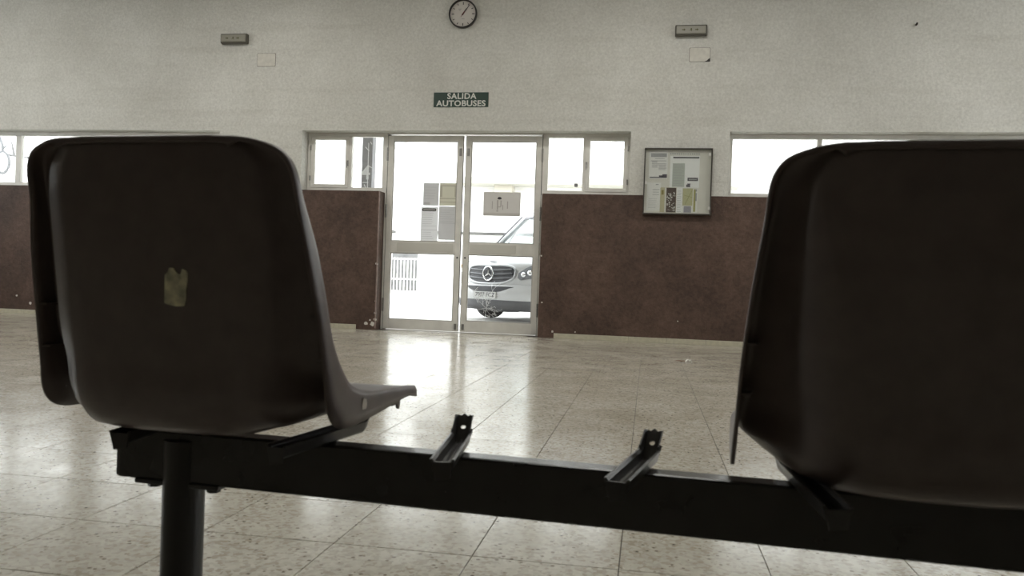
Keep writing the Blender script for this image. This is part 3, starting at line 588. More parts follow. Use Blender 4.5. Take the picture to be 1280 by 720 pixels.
def bracket(un, vn, ub, vb, ue, ve):
    """pressed U channel lying across the beam; its far end is a kicked-up tab with a drilled hole"""
    b = bmesh.new(); hwid = 0.0128; wl = 0.019; z0 = 0.3605
    D = Vector((ub - un, vb - vn, 0)).normalized(); SD = Vector((D.y, -D.x, 0))
    pr = [(-hwid - .0045, wl), (-hwid - .001, wl + 0.001), (-hwid + .002, wl - .003), (-hwid + .004, 0.004), (-.006, .0025), (0, .005), (.006, .0025), (hwid - .004, 0.004), (hwid - .002, wl - .003), (hwid + .001, wl + 0.001), (hwid + .0045, wl),
          (hwid + .003, wl - .004), (hwid, .003), (hwid - .003, 0.0), (-hwid + .003, 0.0), (-hwid, .003), (-hwid - .003, wl - .004)]
    def sec(p, k=1.0): return [b.verts.new(Vector(p) + SD * a + Vector((0, 0, c * (k if c > .006 else 1)))) for a, c in pr]
    B0_ = Vector((ub, vb, z0)); N0 = Vector((un, vn, z0))
    rows = [sec(N0), sec(N0.lerp(B0_, .5)), sec(B0_), sec(B0_ + D * 0.010 + Vector((0, 0, 0.006)), 1.0)]
    n = len(pr)
    for i in range(len(rows) - 1):
        for k in range(n): b.faces.new((rows[i][k], rows[i][(k + 1) % n], rows[i + 1][(k + 1) % n], rows[i + 1][k]))
    b.faces.new(rows[0][::-1]); b.faces.new(rows[-1])
    o = finish('seat_bracket', b, bracket_m, bench)
    # tab: plate leaning away, a real hole through it, low side flanges
    E0_ = Vector((ue, ve, 0)) - Vector((ub, vb, 0)); dirh = E0_.normalized(); sd = Vector((dirh.y, -dirh.x, 0))
    upv = (dirh * 0.030 + Vector((0, 0, 0.034))).normalized(); nr = sd.cross(upv).normalized()
    base = B0_ + dirh * 0.004 + Vector((0, 0, 0.004)); L_ = 0.051; hw_ = 0.0098
    b = bmesh.new(); oc, ic = [], []; m_ = 24
    for side in (0.0014, -0.0014):
        o_, i_ = [], []
        for k in range(m_):
            a = 2 * PI * k / m_; c_, s_ = math.cos(a), math.sin(a); q = 1 / max(abs(c_), abs(s_))
            y_ = L_ * .5 + s_ * q * L_ * .5 + (0.0025 * math.cos(3 * PI * c_ * q * .5) if s_ * q > .99 else 0)
            o_.append(b.verts.new(base + sd * (c_ * q * hw_) + upv * y_ + nr * side)); i_.append(b.verts.new(base + sd * (c_ * .0042) + upv * (L_ * .55 + s_ * .0042) + nr * side))
        oc.append(o_); ic.append(i_)
    for k in range(m_):
        j = (k + 1) % m_
        b.faces.new((oc[0][k], oc[0][j], ic[0][j], ic[0][k])); b.faces.new((oc[1][j], oc[1][k], ic[1][k], ic[1][j]))
        b.faces.new((oc[0][j], oc[0][k], oc[1][k], oc[1][j])); b.faces.new((ic[0][k], ic[0][j], ic[1][j], ic[1][k]))
    tb_ = finish('end_tab', b, bracket_m, o)
    for s_ in (-1, 1):
        b = bmesh.new(); tow = -nr if nr.y > 0 else nr
        P = [base + sd * s_ * hw_, base + sd * s_ * hw_ + upv * L_, base + sd * s_ * (hw_ + .003) + upv * (L_ - .003) + tow * .006, base + sd * s_ * (hw_ + .003) + tow * .018 + upv * .012]
        f0 = [b.verts.new(p) for p in P]; f1 = [b.verts.new(p + sd * s_ * .0022) for p in P]
        b.faces.new(f0); b.faces.new(f1[::-1])
        for k in range(4): b.faces.new((f0[k], f0[(k + 1) % 4], f1[(k + 1) % 4], f1[k]))
        finish('tab_flange', b, bracket_m, tb_)
    # plate closing the near end and hooking down
    b = bmesh.new(); c = N0 + D * 0.0015
    P = [c + SD * a + Vector((0, 0, z)) for a, z in ((-hwid - .002, .016), (hwid + .002, .016), (hwid - .001, -.006), (-hwid + .004, -.009))]
    f0 = [b.verts.new(p) for p in P]; f1 = [b.verts.new(p - D * .003) for p in P]; b.faces.new(f0); b.faces.new(f1[::-1])
    for k in range(4): b.faces.new((f0[k], f0[(k + 1) % 4], f1[(k + 1) % 4], f1[k]))
    finish('end_plate', b, bracket_m, o)
    return o
SEATS = [-0.690, -0.160, 0.370, 0.900]
for k, uc in enumerate(SEATS):
    if k == 1:
        bracket(-0.260, -0.110, -0.293, 0.080, -0.298, 0.110); bracket(-0.021, -0.130, 0.004, 0.072, 0.008, 0.102)
    else:
        nl, nr_ = {0: (-0.078, 0.182), 2: (-0.135, 0.150), 3: (-0.130, 0.150)}[k]
        bracket(uc + nl, -0.165 if k == 2 else -0.115, uc + nl - 0.033, 0.095, uc + nl - 0.038, 0.125); bracket(uc + nr_, -0.115, uc + nr_ + 0.020, 0.115, uc + nr_ + 0.023, 0.145)

# seat shell rows from the lip of the back to the front lip of the pan:
# (centre v,z) (half width, v, z of the bucket's edge) (crest) (free edge of the rolled skirt)
ROWS = [
 ((-.186, .800), (.100, -.185, .800), (.125, -.183, .799), (.136, -.186, .793)),
 ((-.182, .808), (.105, -.181, .808), (.138, -.180, .807), (.156, -.183, .802)),
 ((-.179, .803), (.138, -.174, .802), (.181, -.156, .800), (.192, -.172, .793)),
 ((-.178, .788), (.150, -.172, .787), (.202, -.143, .786), (.209, -.164, .779)),
 ((-.177, .768), (.162, -.170, .766), (.211, -.132, .764), (.217, -.157, .757)),
 ((-.176, .733), (.167, -.166, .731), (.215, -.121, .728), (.220, -.147, .721)),
 ((-.170, .670), (.168, -.156, .668), (.226, -.098, .660), (.229, -.134, .652)),
 ((-.163, .600), (.167, -.147, .598), (.234, -.080, .588), (.237, -.117, .580)),
 ((-.157, .540), (.165, -.139, .535), (.239, -.066, .530), (.242, -.104, .522)),
 ((-.153, .488), (.160, -.130, .488), (.241, -.042, .490), (.244, -.095, .476)),
 ((-.151, .438), (.157, -.124, .446), (.242, -.010, .459), (.246, -.087, .432)),
 ((-.137, .401), (.152, -.108, .416), (.243, .022, .446), (.247, -.068, .406)),
 ((-.100, .384), (.149, -.081, .397), (.243, .052, .440), (.247, -.035, .395)),
 ((-.012, .3825), (.154, -.005, .395), (.243, .088, .435), (.247, .022, .395)),
 ((.075, .388), (.166, .080, .399), (.242, .132, .432), (.246, .092, .399)),
 ((.160, .399), (.180, .160, .406), (.240, .180, .429), (.244, .167, .404)),
 ((.236, .411), (.185, .236, .414), (.238, .240, .425), (.242, .238, .408)),
 ((.284, .415), (.192, .284, .416), (.236, .284, .420), (.240, .282, .402)),
 ((.298, .413), (.190, .298, .414), (.233, .298, .417), (.237, .297, .401)),
 ((.301, .401), (.190, .301, .401), (.231, .300, .402), (.235, .299, .400)),
]
def cat(p0, p1, p2, p3, t): return tuple(0.5 * (2 * b_ + (c - a) * t + (2 * a - 5 * b_ + 4 * c - d) * t * t + (3 * b_ - a - 3 * c + d) * t ** 3) for a, b_, c, d in zip(p0, p1, p2, p3))
def shell_mesh():
    flat = [tuple(P) + tuple(B) + tuple(K) + tuple(Q) for P, B, K, Q in ROWS]; dense = []
    for i in range(len(flat) - 1):
        a, c = flat[max(i - 1, 0)], flat[min(i + 2, len(flat) - 1)]
        for t in (0, .25, .5, .75): dense.append(cat(a, flat[i], flat[i + 1], c, t))
    dense.append(flat[-1])
    bm = bmesh.new(); grid = []
    for (pv, pz, wb, bv, bz, wk, kv, kz, ws, sv, sz) in dense:
        half = []; pan = min(1, max(0, (0.475 - pz) / 0.075)); pan = pan * pan * (3 - 2 * pan)
        for f in (0.2, 0.4, 0.6, 0.8): q = f ** 3 * 0.55; half.append((wb * f, pv + (bv - pv) * q, pz + (bz - pz) * q))
        half.append((wb, bv, bz))
        # bucket wall curling up to the crest, then over it and back down the skirt
        for f in (0.22, 0.45, 0.68, 0.88):
            e = (1 - (1 - f) ** 1.7) * (1 - pan) + f ** 1.9 * pan; half.append((wb + (wk - wb) * (f * .55 + .45 * f ** 2), bv + (kv - bv) * e, bz + (kz - bz) * e))
        half.append((wk, kv, kz))
        for f in (0.12, 0.3, 0.6, 1.0): half.append((wk + (ws - wk) * min(1, f * 2.2), kv + (sv - kv) * f, kz + (sz - kz) * f))
        row = [bm.verts.new((-w, v, z)) for w, v, z in reversed(half)] + [bm.verts.new((0, pv, pz))] + [bm.verts.new((w, v, z)) for w, v, z in half]
        grid.append(row)
    for i in range(len(grid) - 1):
        for j in range(len(grid[0]) - 1): bm.faces.new((grid[i][j], grid[i + 1][j], grid[i + 1][j + 1], grid[i][j + 1]))
    bmesh.ops.smooth_vert(bm, verts=[v for r in grid[1:-1] for v in r[1:-1]], factor=0.06, use_axis_x=True, use_axis_y=True, use_axis_z=True)
    bmesh.ops.recalc_face_normals(bm, faces=bm.faces)
    me = bpy.data.meshes.new('seat_shell'); bm.to_mesh(me); bm.free()
    for p in me.polygons: p.use_smooth = True
    me.materials.append(plastic_m); return me, dense
shell_me, dense = shell_mesh()
def rib_mesh(zt, side):
    # gusset between the bucket wall and the skirt, lying roughly level
    r = min(dense[12:48], key=lambda d: abs(d[7] - zt))
    pv, pz, wb, bv, bz, wk, kv, kz, ws, sv, sz = r
    b = bmesh.new(); poly = [(side * (wk - 0.016), kv - 0.004), (side * (wk - 0.001), kv - 0.001), (side * (ws - 0.001), sv + 0.003), (side * (ws - 0.014), sv + 0.006)]
    prism(b, poly, min(bz, sz) - 0.001, min(bz, sz) + 0.002, 'z'); me = bpy.data.meshes.new('rib'); bmesh.ops.recalc_face_normals(b, faces=b.faces); b.to_mesh(me); b.free(); me.materials.append(plastic_m); return me
ribs = [rib_mesh(z, s_) for z in (0.575, 0.505) for s_ in (-1, 1)]
b = bmesh.new(); prism(b, [(.168, .408), (.206, .412), (.206, .399), (.202, .390), (.196, .392), (.192, .400), (.170, .399)], -0.002, 0.002, 'x')
clip_me = bpy.data.meshes.new('link_lug'); bmesh.ops.recalc_face_normals(b, faces=b.faces); b.to_mesh(clip_me); b.free(); clip_me.materials.append(plastic_m)
for k, uc in enumerate(SEATS):
    if k == 1: continue
    sh = bpy.data.objects.new('seat_shell', shell_me); COL.objects.link(sh); sh.parent = bench; sh.location = (uc - 0.001, 0.030, -0.010) if k == 2 else (uc, 0, 0)
    sh['label'] = ['dark brown plastic seat shell with a torn paper patch on its back', '', 'dark brown plastic seat shell cut off by the edge of the photo', 'dark brown plastic seat shell at the end of the beam'][k]
    md = sh.modifiers.new('wall', 'SOLIDIFY'); md.thickness = 0.0045; md.offset = 0
    for me in ribs:
        r_ = bpy.data.objects.new('rib', me); COL.objects.link(r_); r_.parent = sh
    for (me, dx) in ((clip_me, 0.240),):
        r_ = bpy.data.objects.new(me.name, me); COL.objects.link(r_); r_.parent = sh; r_.location = (dx, 0, 0)
    if k == 0:
        # torn remains of a paper sticker on the back of the shell, and a pale scuff on the skirt
        b = bmesh.new(); zc, ucx = 0.600, 0.050
        pts = [(-.019, -.023), (-.012, -.025), (-.002, -.027), (.010, -.026), (.013, -.018), (.014, -.004), (.016, .010), (.0165, .020), (.014, .024), (.009, .026), (.007, .019), (.004, .018), (-.001, .022), (-.004, .027), (-.010, .027), (-.013, .020), (-.017, .017), (-.018, -.002)]
        pts = [(x * 1.08, z) for x, z in pts]
        def backv(z):
            for i in range(len(dense) - 1):
                if dense[i][1] >= z >= dense[i + 1][1] and i > 6:
                    f = (dense[i][1] - z) / max(1e-6, dense[i][1] - dense[i + 1][1]); return dense[i][0] + f * (dense[i + 1][0] - dense[i][0])
            return -.164
        f0 = [b.verts.new((ucx + x, backv(zc + z) - 0.0040, zc + z)) for x, z in pts]; f1 = [b.verts.new((ucx + x, backv(zc + z) - 0.0018, zc + z)) for x, z in pts]
        b.faces.new(f0); b.faces.new(f1[::-1])
        for i in range(len(pts)): b.faces.new((f0[i], f0[(i + 1) % len(pts)], f1[(i + 1) % len(pts)], f1[i]))
        st = finish('paper_patch', b, mat('yellowed_sticker', (0.56, 0.54, 0.39), 0.8, var=0.4, scale=70), sh); st['label'] = 'torn yellowed sticker'
        b = bmesh.new(); prism(b, [(.022, .403), (.030, .401), (.041, .412), (.046, .420), (.043, .429), (.032, .432), (.028, .424), (.029, .414)], .2472, .2490, 'x'); finish('scuff_mark', b, scuff_m, sh)

# ------------------------------------------------------------------ ceiling lights added above the frame as fill light
def fill_ceiling_light(x, y, label):
    e = empty('fill_ceiling_light', (x, y, HC)); tag(e, label, 'added ceiling light', 'unseen fluorescent fittings added to the ceiling')
    b = bmesh.new(); box(b, -0.65, 0.65, -0.10, 0.10, -0.07, -0.0005, 0.01); finish('housing', b, mat('lamp_white', (0.7, 0.7, 0.68), 0.5), e)
    for dy in (-0.045, 0.045):
        b = bmesh.new(); tube(b, [(-0.6, dy, -0.09), (0.6, dy, -0.09)], 0.015, 10)
        m = MATS.get('tube_glow')
        if not m:
            m = bpy.data.materials.new('tube_glow'); m.use_nodes = True; pb = m.node_tree.nodes['Principled BSDF']; pb.inputs['Emission Color'].default_value = (1, 0.95, 0.85, 1); pb.inputs['Emission Strength'].default_value = 3.0; MATS['tube_glow'] = m
        finish('tube', b, m, e)
    ld = bpy.data.lights.new('fill_lamp', 'AREA'); ld.shape = 'RECTANGLE'; ld.size = 1.25; ld.size_y = 0.22; ld.energy = LAMP_W; ld.color = (1.0, 0.975, 0.93)
    lo = bpy.data.objects.new('fill_lamp', ld); COL.objects.link(lo); lo.parent = e; lo.location = (0, 0, -0.115)
for x in (-8.2, -4.2, -0.2, 3.8):
    for y in (4.0, 6.9): fill_ceiling_light(x, y, '%s added unseen fluorescent fitting along the ceiling row nearer the %s' % ({-8.2: 'leftmost', -4.2: 'second from left', -0.2: 'third from left', 3.8: 'rightmost'}[x], 'seats' if y < 5 else 'door wall'))

# ------------------------------------------------------------------ outside
ground_m = mat('pale_concrete', (0.62, 0.61, 0.58), 0.9, var=0.06, scale=0.8)
GZ = -0.05
structure(bx('pavement', -40, 30, W + T, 60, -0.3, GZ, ground_m), 'pale concrete yard outside')
render_m = mat('white_render', (0.80, 0.79, 0.76), 0.9, var=0.03, scale=1.5)
# bay posts under an unseen roof slab, sized to shade the van
can = empty('canopy', (0, W + T, 0)); tag(can, 'grey bay posts carrying an unseen flat canopy added to shade the van', 'canopy')
bx('shading_roof_slab', -18, 12, 0.0, 4.0, 3.72, 3.95, mat('canopy_white', (0.6, 0.6, 0.58), 0.8), can)
post_m = mat('grey_post', (0.30, 0.295, 0.30), 0.6, var=0.08, scale=12)
for k, x in enumerate((-13.2, -8.7, -4.212, 0.29, 4.8)):
    b = bmesh.new(); box(b, x - 0.082, x + 0.082, 2.07, 2.23, GZ, 3.72, 0.008); p = finish('post', b, post_m, can)
    bx('base_plate', x - 0.14, x + 0.14, 2.01, 2.29, GZ, GZ + 0.015, steel_m, p)
    if k == 2:
        lm = mat('bay_number_white', (0.80, 0.80, 0.80), 0.7)
        text_mesh('bay_number', '4', 0.30, lm, p, Matrix.Translation((x - 0.015, 2.068, 2.17)) @ WALLTXT, 0.004, 0.001)
        b = bmesh.new()
        for (a0, a1) in (((0.02, 2.62), (0.02, 1.95)), ((-.03, 2.56), (.03, 2.50)), ((.02, 2.28), (.08, 2.25)), ((-.06, 2.03), (.03, 2.03)), ((-.03, 2.0), (.0, 1.93)), ((.045, 2.64), (.07, 2.60))):
            tube(b, [(x + a0[0], 2.068, a0[1]), (x + a1[0], 2.068, a1[1])], 0.006, 5)
        finish('paint_streak', b, lm, p)['kind'] = 'stuff'
# boundary wall with gate
bw = empty('yard_wall', (0, 20, 0)); tag(bw, 'white boundary wall across the yard, seen through the door', 'wall')
bx('wall_panel', -5.86, 22, 0, 0.22, GZ, 1.78, render_m, bw); bx('wall_panel', -24, -6.62, 0, 0.22, GZ, 1.78, render_m, bw)
bx('wall_plinth', -6.62, -5.86, 0, 0.22, GZ, 0.24, render_m, bw)
cop = mat('grey_coping', (0.10, 0.097, 0.09), 0.85, var=0.5, scale=3)
x = -24.0
while x < 21.5:
    if not (-6.9 < x + 0.5 < -5.6): bx('coping_stone', x + 0.01, x + 0.96, -0.05, 0.27, 1.78, 1.85, cop, bw, 0.008)
    x += 0.97
gt = empty('gate_railing', (-6.24, 20.08, 0)); tag(gt, 'white metal railing in the gap of the yard wall', 'railing')
gm = mat('white_gate', (0.78, 0.78, 0.74), 0.5)
for k in range(9): bx('bar', -0.36 + k * 0.09 - 0.012, -0.36 + k * 0.09 + 0.012, -0.012, 0.012, 0.25, 1.15, gm, gt)
for z in (0.28, 0.60, 1.12): bx('rail', -0.38, 0.38, -0.018, 0.018, z - 0.02, z + 0.02, gm, gt)
# grey hedge/garage door behind the railing
bx('shutter_panel', -1.2, 1.2, 0.02, 0.08, GZ, 1.6, mat('grey_shutter', (0.20, 0.20, 0.196), 0.7, var=0.2, scale=6), None).location = (-6.3, 21.3, 0)
sp_ = bpy.data.objects['shutter_panel']; tag(sp_, 'grey shutter behind the white gate railing', 'shutter')
# building across the street
ob = empty('apartment_building', (0, 25, 0)); tag(ob, 'white rendered building across the yard with a balcony band', 'building')
bx('facade', -34, 24, 0.0, 6, GZ, 9.0, render_m, ob)
bx('balcony_slab', -5.95, 2.5, -0.9, 0.0, 3.60, 3.78, mat('beige_slab', (0.44, 0.43, 0.38), 0.85), ob)
for x in (-4.53, -0.4): bx('corbel', x - 0.27, x + 0.27, -0.55, 0.0, 3.36, 3.60, mat('beige_corbel', (0.48, 0.45, 0.38), 0.85), ob)
for (x0, x1) in ((-4.85, -4.05), (-8.8, -7.8), (-1.2, 0.0)):
    wn = bx('window', x0, x1, -0.04, 0.02, 4.78, 6.0, mat('pale_blind', (0.45, 0.44, 0.41), 0.7), ob, 0.01); bx('pane', x0 + 0.08, x1 - 0.08, -0.05, -0.04, 4.86, 5.92, mat('blind_glass', (0.5, 0.52, 0.52), 0.1), wn)
for (x0, x1) in ((-18.2, -17.0), (-14.5, -13.3), (4.2, 5.4), (8.0, 9.2)):
    wn = bx('window', x0, x1, -0.04, 0.02, 1.0, 2.3, mat('pale_blind', (0, 0, 0)), ob, 0.01); bx('pane', x0 + 0.08, x1 - 0.08, -0.05, -0.04, 1.08, 2.22, mat('blind_glass', (0, 0, 0)), wn)
for i in range(28): bx('baluster', -5.85 + i * 0.3, -5.82 + i * 0.3, -0.88, -0.85, 3.78, 4.68, gm, ob)
bx('handrail', -5.95, 2.5, -0.9, -0.84, 4.68, 4.73, gm, ob)
# street lantern and bare branch at the far left
ln = empty('street_lantern', (-14.45, 16.0, GZ)); tag(ln, 'hanging globe lantern on a dark bracket, seen through the far strip window', 'lantern')
dk = mat('dark_iron', (0.05, 0.05, 0.05), 0.6)
b = bmesh.new(); tube(b, [(-0.55, 0, 0), (-0.55, 0, 3.55), (-0.40, 0, 3.72), (-0.12, 0, 3.66), (0, 0, 3.32)], [0.05, 0.04, 0.035, 0.03, 0.03], 10); finish('pole', b, dk, ln)
b = bmesh.new(); bmesh.ops.create_uvsphere(b, u_segments=20, v_segments=12, radius=0.20, matrix=Matrix.Translation((0, 0, 2.96)) @ Matrix.Diagonal((0.85, 0.85, 1.15, 1))); finish('globe', b, mat('milky_globe', (0.55, 0.55, 0.55), 0.3), ln, True)
b = bmesh.new()
for a in (0, PI / 2):
    tube(b, [(0.185 * math.cos(t) * math.cos(a), 0.185 * math.cos(t) * math.sin(a), 2.96 + 0.245 * math.sin(t)) for t in [2 * PI * k / 24 for k in range(25)]], 0.026, 6, False)
tube(b, [(0, 0, 3.19), (0, 0, 3.34)], 0.03, 8); tube(b, [(-0.02, 0, 3.25), (0.09, 0, 3.33), (0.10, 0, 3.42)], 0.018, 6); finish('cage', b, dk, ln)
tr = empty('bare_tree', (-17.2, 17.0, GZ)); tag(tr, 'bare tree whose thin twig crosses the far strip window', 'tree')
bk = mat('grey_bark', (0.06, 0.056, 0.05), 0.9)
b = bmesh.new(); tube(b, [(0, 0, 0), (0.05, 0, 1.6), (-0.05, 0.1, 3.0), (0.1, 0, 4.2)], [0.16, 0.13, 0.09, 0.04], 10); finish('trunk', b, bk, tr)
for pts, r0 in (([(0, 0, 2.7), (0.8, -.1, 3.15), (1.8, -.1, 3.30), (2.6, -.1, 3.22), (3.2, -.1, 3.02)], .055), ([(2.25, -.1, 3.27), (2.20, -.1, 3.5), (2.12, -.1, 3.68)], .03), ([(2.15, -.1, 3.45), (2.3, -.1, 3.3)], .012), ([(0, 0, 3.2), (-.9, .2, 4.0), (-1.6, .3, 4.4)], .04), ([(0, 0, 3.6), (.6, .2, 4.4), (1.0, .3, 5.0)], .035)):
    b = bmesh.new(); tube(b, pts, [r0 * (1 - .7 * i / (len(pts) - 1)) for i in range(len(pts))], 6); finish('branch', b, bk, tr)

# ------------------------------------------------------------------ the van
van = empty('van', (-2.664, 13.344, GZ)); tag(van, 'white delivery van with a dark grille and round star emblem, parked outside the door', 'van')
van.rotation_euler = (0, 0, R(-124.3))
vw = mat('van_white', (0.50, 0.505, 0.505), 0.25, var=0.02, scale=2); vb = mat('van_black_plastic', (0.035, 0.036, 0.04), 0.5); vg = glass_mat('van_glass', (0.80, 0.86, 0.85))
chrome = mat('chrome', (0.75, 0.76, 0.77), 0.15, 1.0); tyre = mat('tyre_rubber', (0.02, 0.02, 0.021), 0.8); trimg = mat('van_grey_plastic', (0.09, 0.09, 0.095), 0.6)
# outline of the upper skin along the centre line: x forward, z up, half width, bow at the edges (how far the sides sweep back), crown
OUT = [(0.00, 0.60, .93, .20, 0), (0.00, 0.64, .93, .20, 0), (-.045, .90, .92, .21, 0), (-.07, .965, .91, .22, .01), (-.14, 1.02, .90, .22, .02), (-.45, 1.155, .89, .16, .04), (-.84, 1.27, .87, .10, .05)]
ROOF = [(-1.56, 1.92, .76, .10, .03), (-1.70, 2.00, .755, .08, .03), (-2.0, 2.07, .75, .05, .03), (-2.6, 2.11, .75, 0, .03), (-4.6, 2.09, .75, 0, .03), (-4.85, 2.05, .75, -.03, .03), (-4.95, 1.90, .76, -.04, 0), (-5.0, 1.20, .93, -.05, 0), (-5.0, .45, .93, -.05, 0)]
def skin(rows, nq=12):
    b = bmesh.new(); G = []
    for (x, z, w, bow, cr) in rows: G.append([b.verts.new((x - bow * abs(q) ** 2.6, w * q, z - cr * q * q)) for q in [-1 + 2 * k / nq for k in range(nq + 1)]])
    for i in range(len(G) - 1):
        for k in range(nq): b.faces.new((G[i][k], G[i][k + 1], G[i + 1][k + 1], G[i + 1][k]))
    return b
body = finish('bonnet', skin(OUT), vw, van, True)
finish('roof', skin(ROOF), vw, van, True)
# sides: lower panel with wheel arches, pillars and window openings left free
def edge(r): return (r[0] - r[3], r[1] - r[4], r[2])
eo = [edge(r) for r in OUT]; er = [edge(r) for r in ROOF]
for s_ in (-1, 1):
    b = bmesh.new()
    def arch(cx, r, n=10): return [(cx - r * math.cos(PI * k / n), 0.36 + r * math.sin(PI * k / n)) for k in range(n + 1)]
    sill = 0.30
    lower = [(e[0], e[1]) for e in eo] + [(-1.10, 1.30), (-5.05, 1.30), (-5.05, .40)] + [(-4.62, sill)] + arch(-4.15, .40)[0:] + [(-3.6, sill), (-1.35, sill)] + arch(-.86, .40)[::1] + [(-.35, .42), (eo[0][0], .52)]
    # order: sill runs from the rear forward
    vs = [b.verts.new((x, s_ * (.93 if z < 1.1 else .90), z)) for x, z in lower]
    f = b.faces.new(vs); bmesh.ops.triangulate(b, faces=[f])
    finish('side_panel', b, vw, van)
    def quadp(nm, p):
        b = bmesh.new(); f0 = [b.verts.new((x, s_ * (.90 - max(0, z - 1.28) * .255), z)) for x, z in p]; f1 = [b.verts.new((v.co.x, v.co.y - s_ * .035, v.co.z)) for v in f0]
        b.faces.new(f0); b.faces.new(f1[::-1])
        for k in range(len(p)): b.faces.new((f0[k], f0[(k + 1) % len(p)], f1[(k + 1) % len(p)], f1[k]))
        finish(nm, b, vw, van)
    quadp('door_pillar', [(-.94, 1.25), (-1.04, 1.25), (-1.72, 1.86), (-1.66, 1.89)])
    quadp('cant_rail', [(-1.66, 1.89), (-1.72, 1.86), (-5.03, 1.90), (-4.9, 2.04), (-2.0, 2.04)])
    quadp('quarter_light_bar', [(-1.22, 1.28), (-1.27, 1.28), (-1.50, 1.66), (-1.46, 1.68)])
    quadp('centre_pillar', [(-2.15, 1.28), (-2.30, 1.28), (-2.35, 1.88), (-2.22, 1.88)])
    quadp('rear_quarter', [(-3.6, 1.28), (-5.05, 1.28), (-4.98, 1.93), (-3.6, 1.90)])
    b = bmesh.new(); quad = [(-1.04, 1.27), (-3.6, 1.27), (-3.6, 1.90), (-1.72, 1.87)]
    b.faces.new([b.verts.new((x, s_ * (.893 - max(0, z - 1.28) * .255), z)) for x, z in quad]); finish('side_window', b, vg, van)
    b = bmesh.new(); box(b, -1.24, -1.14, s_ * .97 - .08, s_ * .97 + .08, 1.24, 1.40, 0.03); mr_ = finish('door_mirror', b, vb, van)
    bx('mirror_arm', -1.24, -1.16, min(s_ * .86, s_ * .95), max(s_ * .86, s_ * .95), 1.24, 1.29, vb, mr_)
# windscreen
b = skin([(-.84, 1.27, .87, .10, .05), (-1.2, 1.60, .815, .10, .04), (-1.56, 1.92, .76, .10, .03)]); finish('windscreen', b, vg, van, True)
for s_ in (-1, 1):
    b = bmesh.new(); tube(b, [(-.84 - .09, s_ * .865, 1.225), (-1.2 - .09, s_ * .812, 1.565), (-1.56 - .09, s_ * .757, 1.895)], [.04, .036, .036], 8); pl_ = finish('windscreen_pillar', b, vw, van, True)
    b = bmesh.new(); tube(b, [(-.84 - .045, s_ * .90, 1.235), (-1.2 - .05, s_ * .845, 1.575), (-1.56 - .05, s_ * .79, 1.905)], .014, 6); finish('seal', b, trimg, pl_)
b = skin([(-1.50, 1.872, .765, .10, .03), (-1.57, 1.928, .76, .10, .03)]); finish('screen_header', b, trimg, van)
b = skin([(-.86, 1.272, .86, .10, .05), (-.80, 1.262, .86, .10, .05)]); finish('scuttle', b, trimg, van)
for y0 in (-.45, .25):
    b = bmesh.new(); tube(b, [(-.85, y0, 1.285), (-.92, y0 + .2, 1.335), (-.95, y0 + .55, 1.33)], .010, 6); finish('wiper', b, vb, van)
# cab inside: dashboard, seats and bulkhead
b = bmesh.new(); box(b, -1.35, -.98, -.80, .80, .9, 1.22, 0.05); db = finish('dashboard', b, mat('dash_grey', (0.16, 0.17, 0.17), 0.7), van)
b = bmesh.new()
tube(b, [(-1.42 + .06 * math.sin(t), .40 + .18 * math.cos(t), 1.20 + .17 * math.sin(t)) for t in [2 * PI * k / 20 for k in range(21)]], .016, 6, False); finish('steering_wheel', b, vb, db)
for y0 in (-.55, 0.0, .40):
    b = bmesh.new(); box(b, -2.05, -1.90, y0 - .22, y0 + .22, .7, 1.36, 0.05); st_ = finish('cab_seat', b, mat('seat_grey', (0.12, 0.12, 0.125), 0.9), van)
    b = bmesh.new(); box(b, -2.02, -1.93, y0 - .12, y0 + .12, 1.38, 1.55, 0.03); finish('headrest', b, mat('seat_grey', (0, 0, 0)), st_)
# bumper
def bump(rows, nm, m, nq=12): return finish(nm, skin(rows, nq), m, van, True)
bump([(-.10, .18, .88, .22, 0), (.005, .23, .93, .22, 0), (.03, .30, .94, .22, 0), (.035, .36, .95, .22, 0)], 'lower_bumper', trimg)
bump([(.035, .36, .95, .22, 0), (.055, .40, .95, .22, 0), (.06, .50, .95, .22, 0), (.045, .60, .94, .21, 0), (.0, .625, .93, .20, 0)], 'bumper', vw)
b = skin([(.050, .495, .52, .085, 0), (.056, .50, .54, .085, 0), (.058, .585, .60, .09, 0), (.050, .59, .58, .09, 0)], 10)
for v in b.verts: v.co.x += .012
finish('air_intake', b, vb, van)
# grille: dark oval panel with slats and chrome surround
def front_x(y, z):                 # front skin around the grille
    return -.045 * (z - .62) / .28 - .20 * (abs(y) / .92) ** 2.6
gpoly = []
for k in range(40):
    a = 2 * PI * k / 40; c, s_ = math.cos(a), math.sin(a)
    y = .55 * math.copysign(abs(c) ** .55, c); z = .785 + .155 * math.copysign(abs(s_) ** .75, s_) + .03 * (abs(y) / .55) ** 2
    gpoly.append((y, z))
b = bmesh.new(); vc = b.verts.new((front_x(0, .785) + .008, 0, .785)); ring = [b.verts.new((front_x(y, z) + .010, y, z)) for y, z in gpoly]; mid = [b.verts.new((front_x(y * .55, .785 + (z - .785) * .55) + .010, y * .55, .785 + (z - .785) * .55)) for y, z in gpoly]
for k in range(40):
    b.faces.new((ring[k], ring[(k + 1) % 40], mid[(k + 1) % 40], mid[k])); b.faces.new((mid[k], mid[(k + 1) % 40], vc))
gr = finish('grille', b, vb, van)
b = bmesh.new(); tube(b, [(front_x(y, z) + .012, y, z) for y, z in gpoly + gpoly[:1]], .020, 8, False); finish('grille_surround', b, mat('van_silver', (0.45, 0.46, 0.47), 0.3, 0.3), gr, True)
